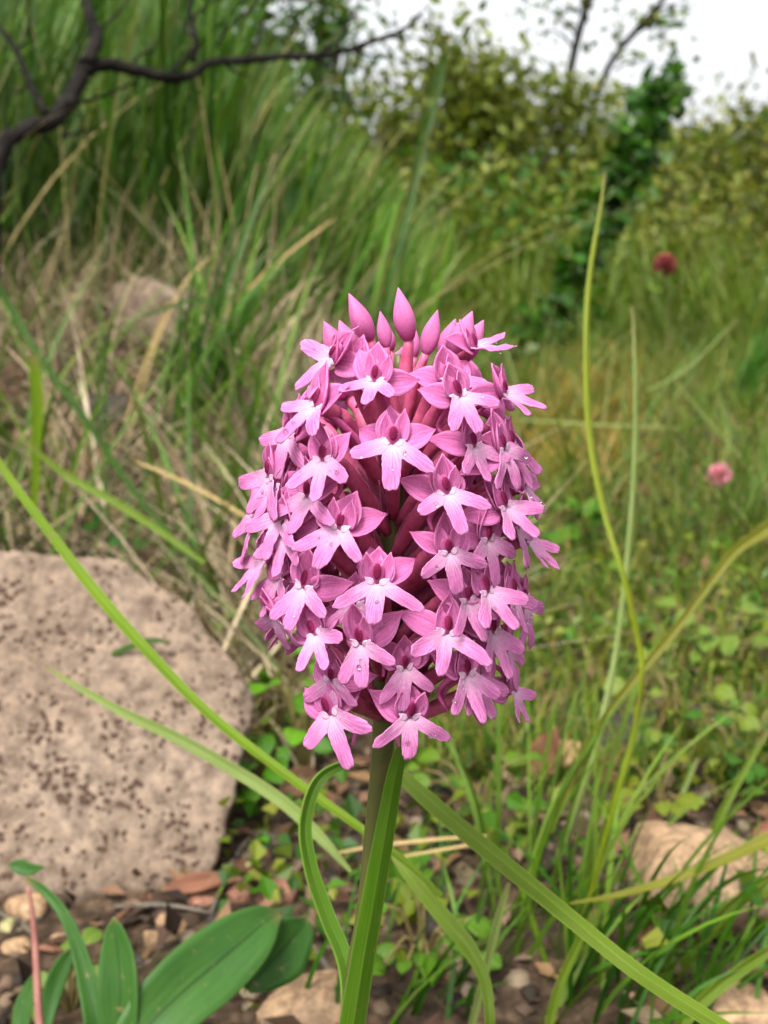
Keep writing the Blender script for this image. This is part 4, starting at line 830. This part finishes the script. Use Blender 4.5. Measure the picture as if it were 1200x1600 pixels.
for i, (px, py, w, h, m, l) in enumerate([
    (28, 1486, 54, 42, 0, 'large tan pebble at the left edge below the speckled stone'), (92, 1472, 46, 32, 0, 'tan pebble beside the reddish stalk'), (259, 1442, 36, 28, 0, 'tan pebble above the big smooth leaf'),
    (236, 1464, 26, 36, 0, 'upright tan pebble right of the upright leaf'), (280, 1462, 22, 16, 2, 'tiny pale pebble above the big smooth leaf'), (339, 1325, 16, 14, 0, 'tiny tan pebble in the dark gap right of the stone'),
    (356, 1310, 17, 16, 2, 'tiny pale pebble topmost in the dark gap right of the stone'), (392, 1357, 30, 28, 2, 'greenish pebble right of the speckled stone'), (40, 1425, 70, 46, 0, 'broad tan pebble tucked under the left end of the speckled stone'),
    (10, 1448, 36, 26, 2, 'pale pebble touching the left edge'), (372, 1398, 52, 34, 1, 'brown pebble under the corner of the speckled stone'), (432, 1395, 66, 60, 1, 'red-brown angular stone left of the stem'),
    (312, 1412, 60, 30, 1, 'red-brown pebble below the speckled stone'), (987, 1352, 28, 32, 1, 'orange pebble left of the tan flat rock'), (958, 1408, 34, 24, 1, 'brown pebble beside the tan flat rock'),
    (1122, 1575, 34, 24, 2, 'whitish chip beside the corner rock'), (607, 1568, 18, 16, 2, 'tiny pale pebble at the foot of the orchid'), (215, 1500, 22, 16, 3, 'dark pebble beside the upright leaf'),
    (705, 1500, 22, 70, 0, 'long upright tan stone right of the stem'), (738, 1490, 20, 60, 0, 'second long tan stone, farther from the stem'), (130, 1540, 60, 40, 2, 'grey-tan pebble behind the broad-leaved weed'),
    (680, 1440, 60, 50, 3, 'dark stone in the shade right of the stem'), (1000, 1470, 46, 40, 3, 'dark stone in the tuft before the tan flat rock'), (345, 1450, 60, 30, 3, 'dark stone above the big smooth leaf')]):
    stone('pebble', px, py, w, h, M_peb[m], l, 'pebble', 520 + i, 3, crisp=5, group=PB)

# ------------------------------------------------------------------ fallen leaves and twigs
M_dead = [mat_leaf('dead_leaf', (.15, .095, .06), (.27, .175, .115), rough=.75, streaks=7, rib=.2, edge=.1, transl=.12), mat_leaf('rust_leaf', (.14, .07, .048), (.24, .125, .088), rough=.75, streaks=7, rib=.15, edge=.1, transl=.12), mat_leaf('tan_leaf', (.34, .23, .13), (.48, .35, .22), rough=.75, streaks=7, rib=.1, edge=.1, transl=.12)]
def fallen(px, py, L, W, ang, m, label, lift=.008, hint=(0, -.8, .7), curl=.3):
    p = hit(px, py); p = p + Vector((0, 0, lift)); l, w = mm(L, p), mm(W, p); d = Vector((math.cos(ang), .15, math.sin(ang)))
    q = [p + d * l * (t - .5) + Vector((0, -1, .4)) * (l * curl * (t - .5) ** 2) for t in (0, .25, .5, .75, 1)]
    V, F, st = strip([tuple(a - p) for a in q], [w * .15, w * .8, w, w * .75, w * .05], hint=hint, fold=.35, m=7, n=20, thick=.0003, wave=.06); o = link('fallen_leaf', mesh_np('fallen_leaf', V, F, st=st), M_dead[m]); o.location = p
    tag(o, label, 'fallen leaf', 'fallen leaves')
fallen(850, 1225, 90, 52, 1.2, 1, 'rust-red crumpled leaf right of the lowest florets', .012)
fallen(880, 1215, 60, 40, .6, 2, 'pale tan leaf touching the rust-red leaf', .010)
fallen(946, 1243, 34, 26, .3, 1, 'small rust leaf behind the upright light green blade')
fallen(390, 640, 90, 34, 1.5, 0, 'brown leaf standing on edge left of the flower head', .02)
fallen(628, 1400, 90, 34, 1.9, 0, 'orange-brown leaf right behind the stem', .012)
fallen(470, 1255, 70, 50, .3, 0, 'brown leaf under the bright weed behind the stem')
fallen(145, 745, 70, 50, .8, 0, 'brown leaf in the litter above the speckled stone')
fallen(72, 700, 50, 22, 1.7, 2, 'tan leaf next to the short bright upright blade', .012)
fallen(110, 770, 60, 26, 1.0, 0, 'brown curled leaf behind the speckled stone')
fallen(372, 880, 40, 20, .2, 1, 'reddish leaf beside the leftmost floret')
fallen(445, 1490, 90, 40, -.6, 0, 'brown strip of leaf at the foot of the stem')
fallen(310, 1415, 110, 30, .15, 1, 'rust-brown leaf under the speckled stone')
fallen(1190, 1330, 40, 20, .5, 1, 'small reddish leaf on the tan flat rock')
fallen(860, 1130, 70, 30, .9, 0, 'brown leaf right of the lowest right floret')
fallen(280, 800, 26, 16, .2, 2, 'small tan leaf above the speckled stone')
fallen(160, 830, 60, 30, .4, 0, 'brown leaf just over the top edge of the speckled stone')
for i, (pts, w, l) in enumerate([([(330, 1440), (370, 1350), (400, 1310)], 8, 'brown twig in the dark gap right of the speckled stone'), ([(180, 1430), (260, 1428), (330, 1440)], 7, 'thin twig along the foot of the speckled stone'),
                                 ([(480, 1480), (520, 1540), (550, 1600)], 9, 'grey twig left of the stem foot'), ([(440, 1060), (400, 1052), (370, 1060)], 8, 'dark twig behind the corner of the speckled stone'), ([(0, 1440), (30, 1455), (60, 1480)], 6, 'thin twig beside the left pebbles')]):
    q = [hit(*p) + Vector((0, 0, .003)) for p in pts]; o = link('twig', tube_mesh('twig', [tuple(p - q[0]) for p in q], [mm(w, q[0]) / 2, mm(w, q[1]) / 2, mm(w, q[2]) / 3], n=14, k=7, noise=.4, seed=i), M_bark2); o.location = q[0]
    tag(o, l, 'twig', 'fallen twigs')

# ------------------------------------------------------------------ clover heads
def clover(px, py, Y, wpx, col, label, seed):
    g = np.random.default_rng(seed); c = at(px, py, Y); r = mm(wpx, c) / 2; b = Vector((c.x + .01, Y + .01, gz(c.x, Y))); root = link('clover_flower', None); root.location = b
    tag(root, label, 'clover', 'clover flowers in the meadow'); n = 90; d = nrmz(g.normal(size=(n, 3)) + np.array([0, 0, .35])); Vs, Fs, Cs = [], [], []; o = 0
    for v in d:
        h = g.normal(size=3); V, F, st = strip([v * r * .25, v * r * .65, v * r + np.array([0, 0, .1 * r])], [r * .12, r * .34, r * .1], hint=h, fold=.5, m=3, n=5, thick=r * .03); Vs.append(V); Fs.append(F + o); o += len(V); Cs.append(np.tile(np.array(col) * g.uniform(.7, 1.3), (len(V), 1)))
    link('flower_head', mesh_np('flower_head', np.vstack(Vs) + np.array(c - b), np.vstack(Fs), np.vstack(Cs)), M_petal, root)
    link('stalk', tube_mesh('stalk', [(0, 0, -.005), tuple((c - b) * .5 + Vector((.006, 0, 0))), tuple(c - b)], [.001, .0009, .0008], n=12, k=6), M_stem, root)
    for k in range(3):
        a = 2.1 * k + seed; e = np.array(c - b) * .9; dd = np.array([math.cos(a), math.sin(a), .3]) * r * 1.6; V, F, st = strip([e, e + dd * .5, e + dd], [r * .2, r * .5, r * .05], hint=(0, -.6, 1), m=3, n=8, thick=.0002); link('leaf', mesh_np('leaf', V, F, st=st), LM['green'], root)
clover(1124, 745, .80, 40, (.66, .28, .32), 'pink clover head in the meadow right of the orchid', 3)
clover(1039, 416, .95, 40, (.28, .07, .06), 'withered red-brown clover head above the meadow', 5)
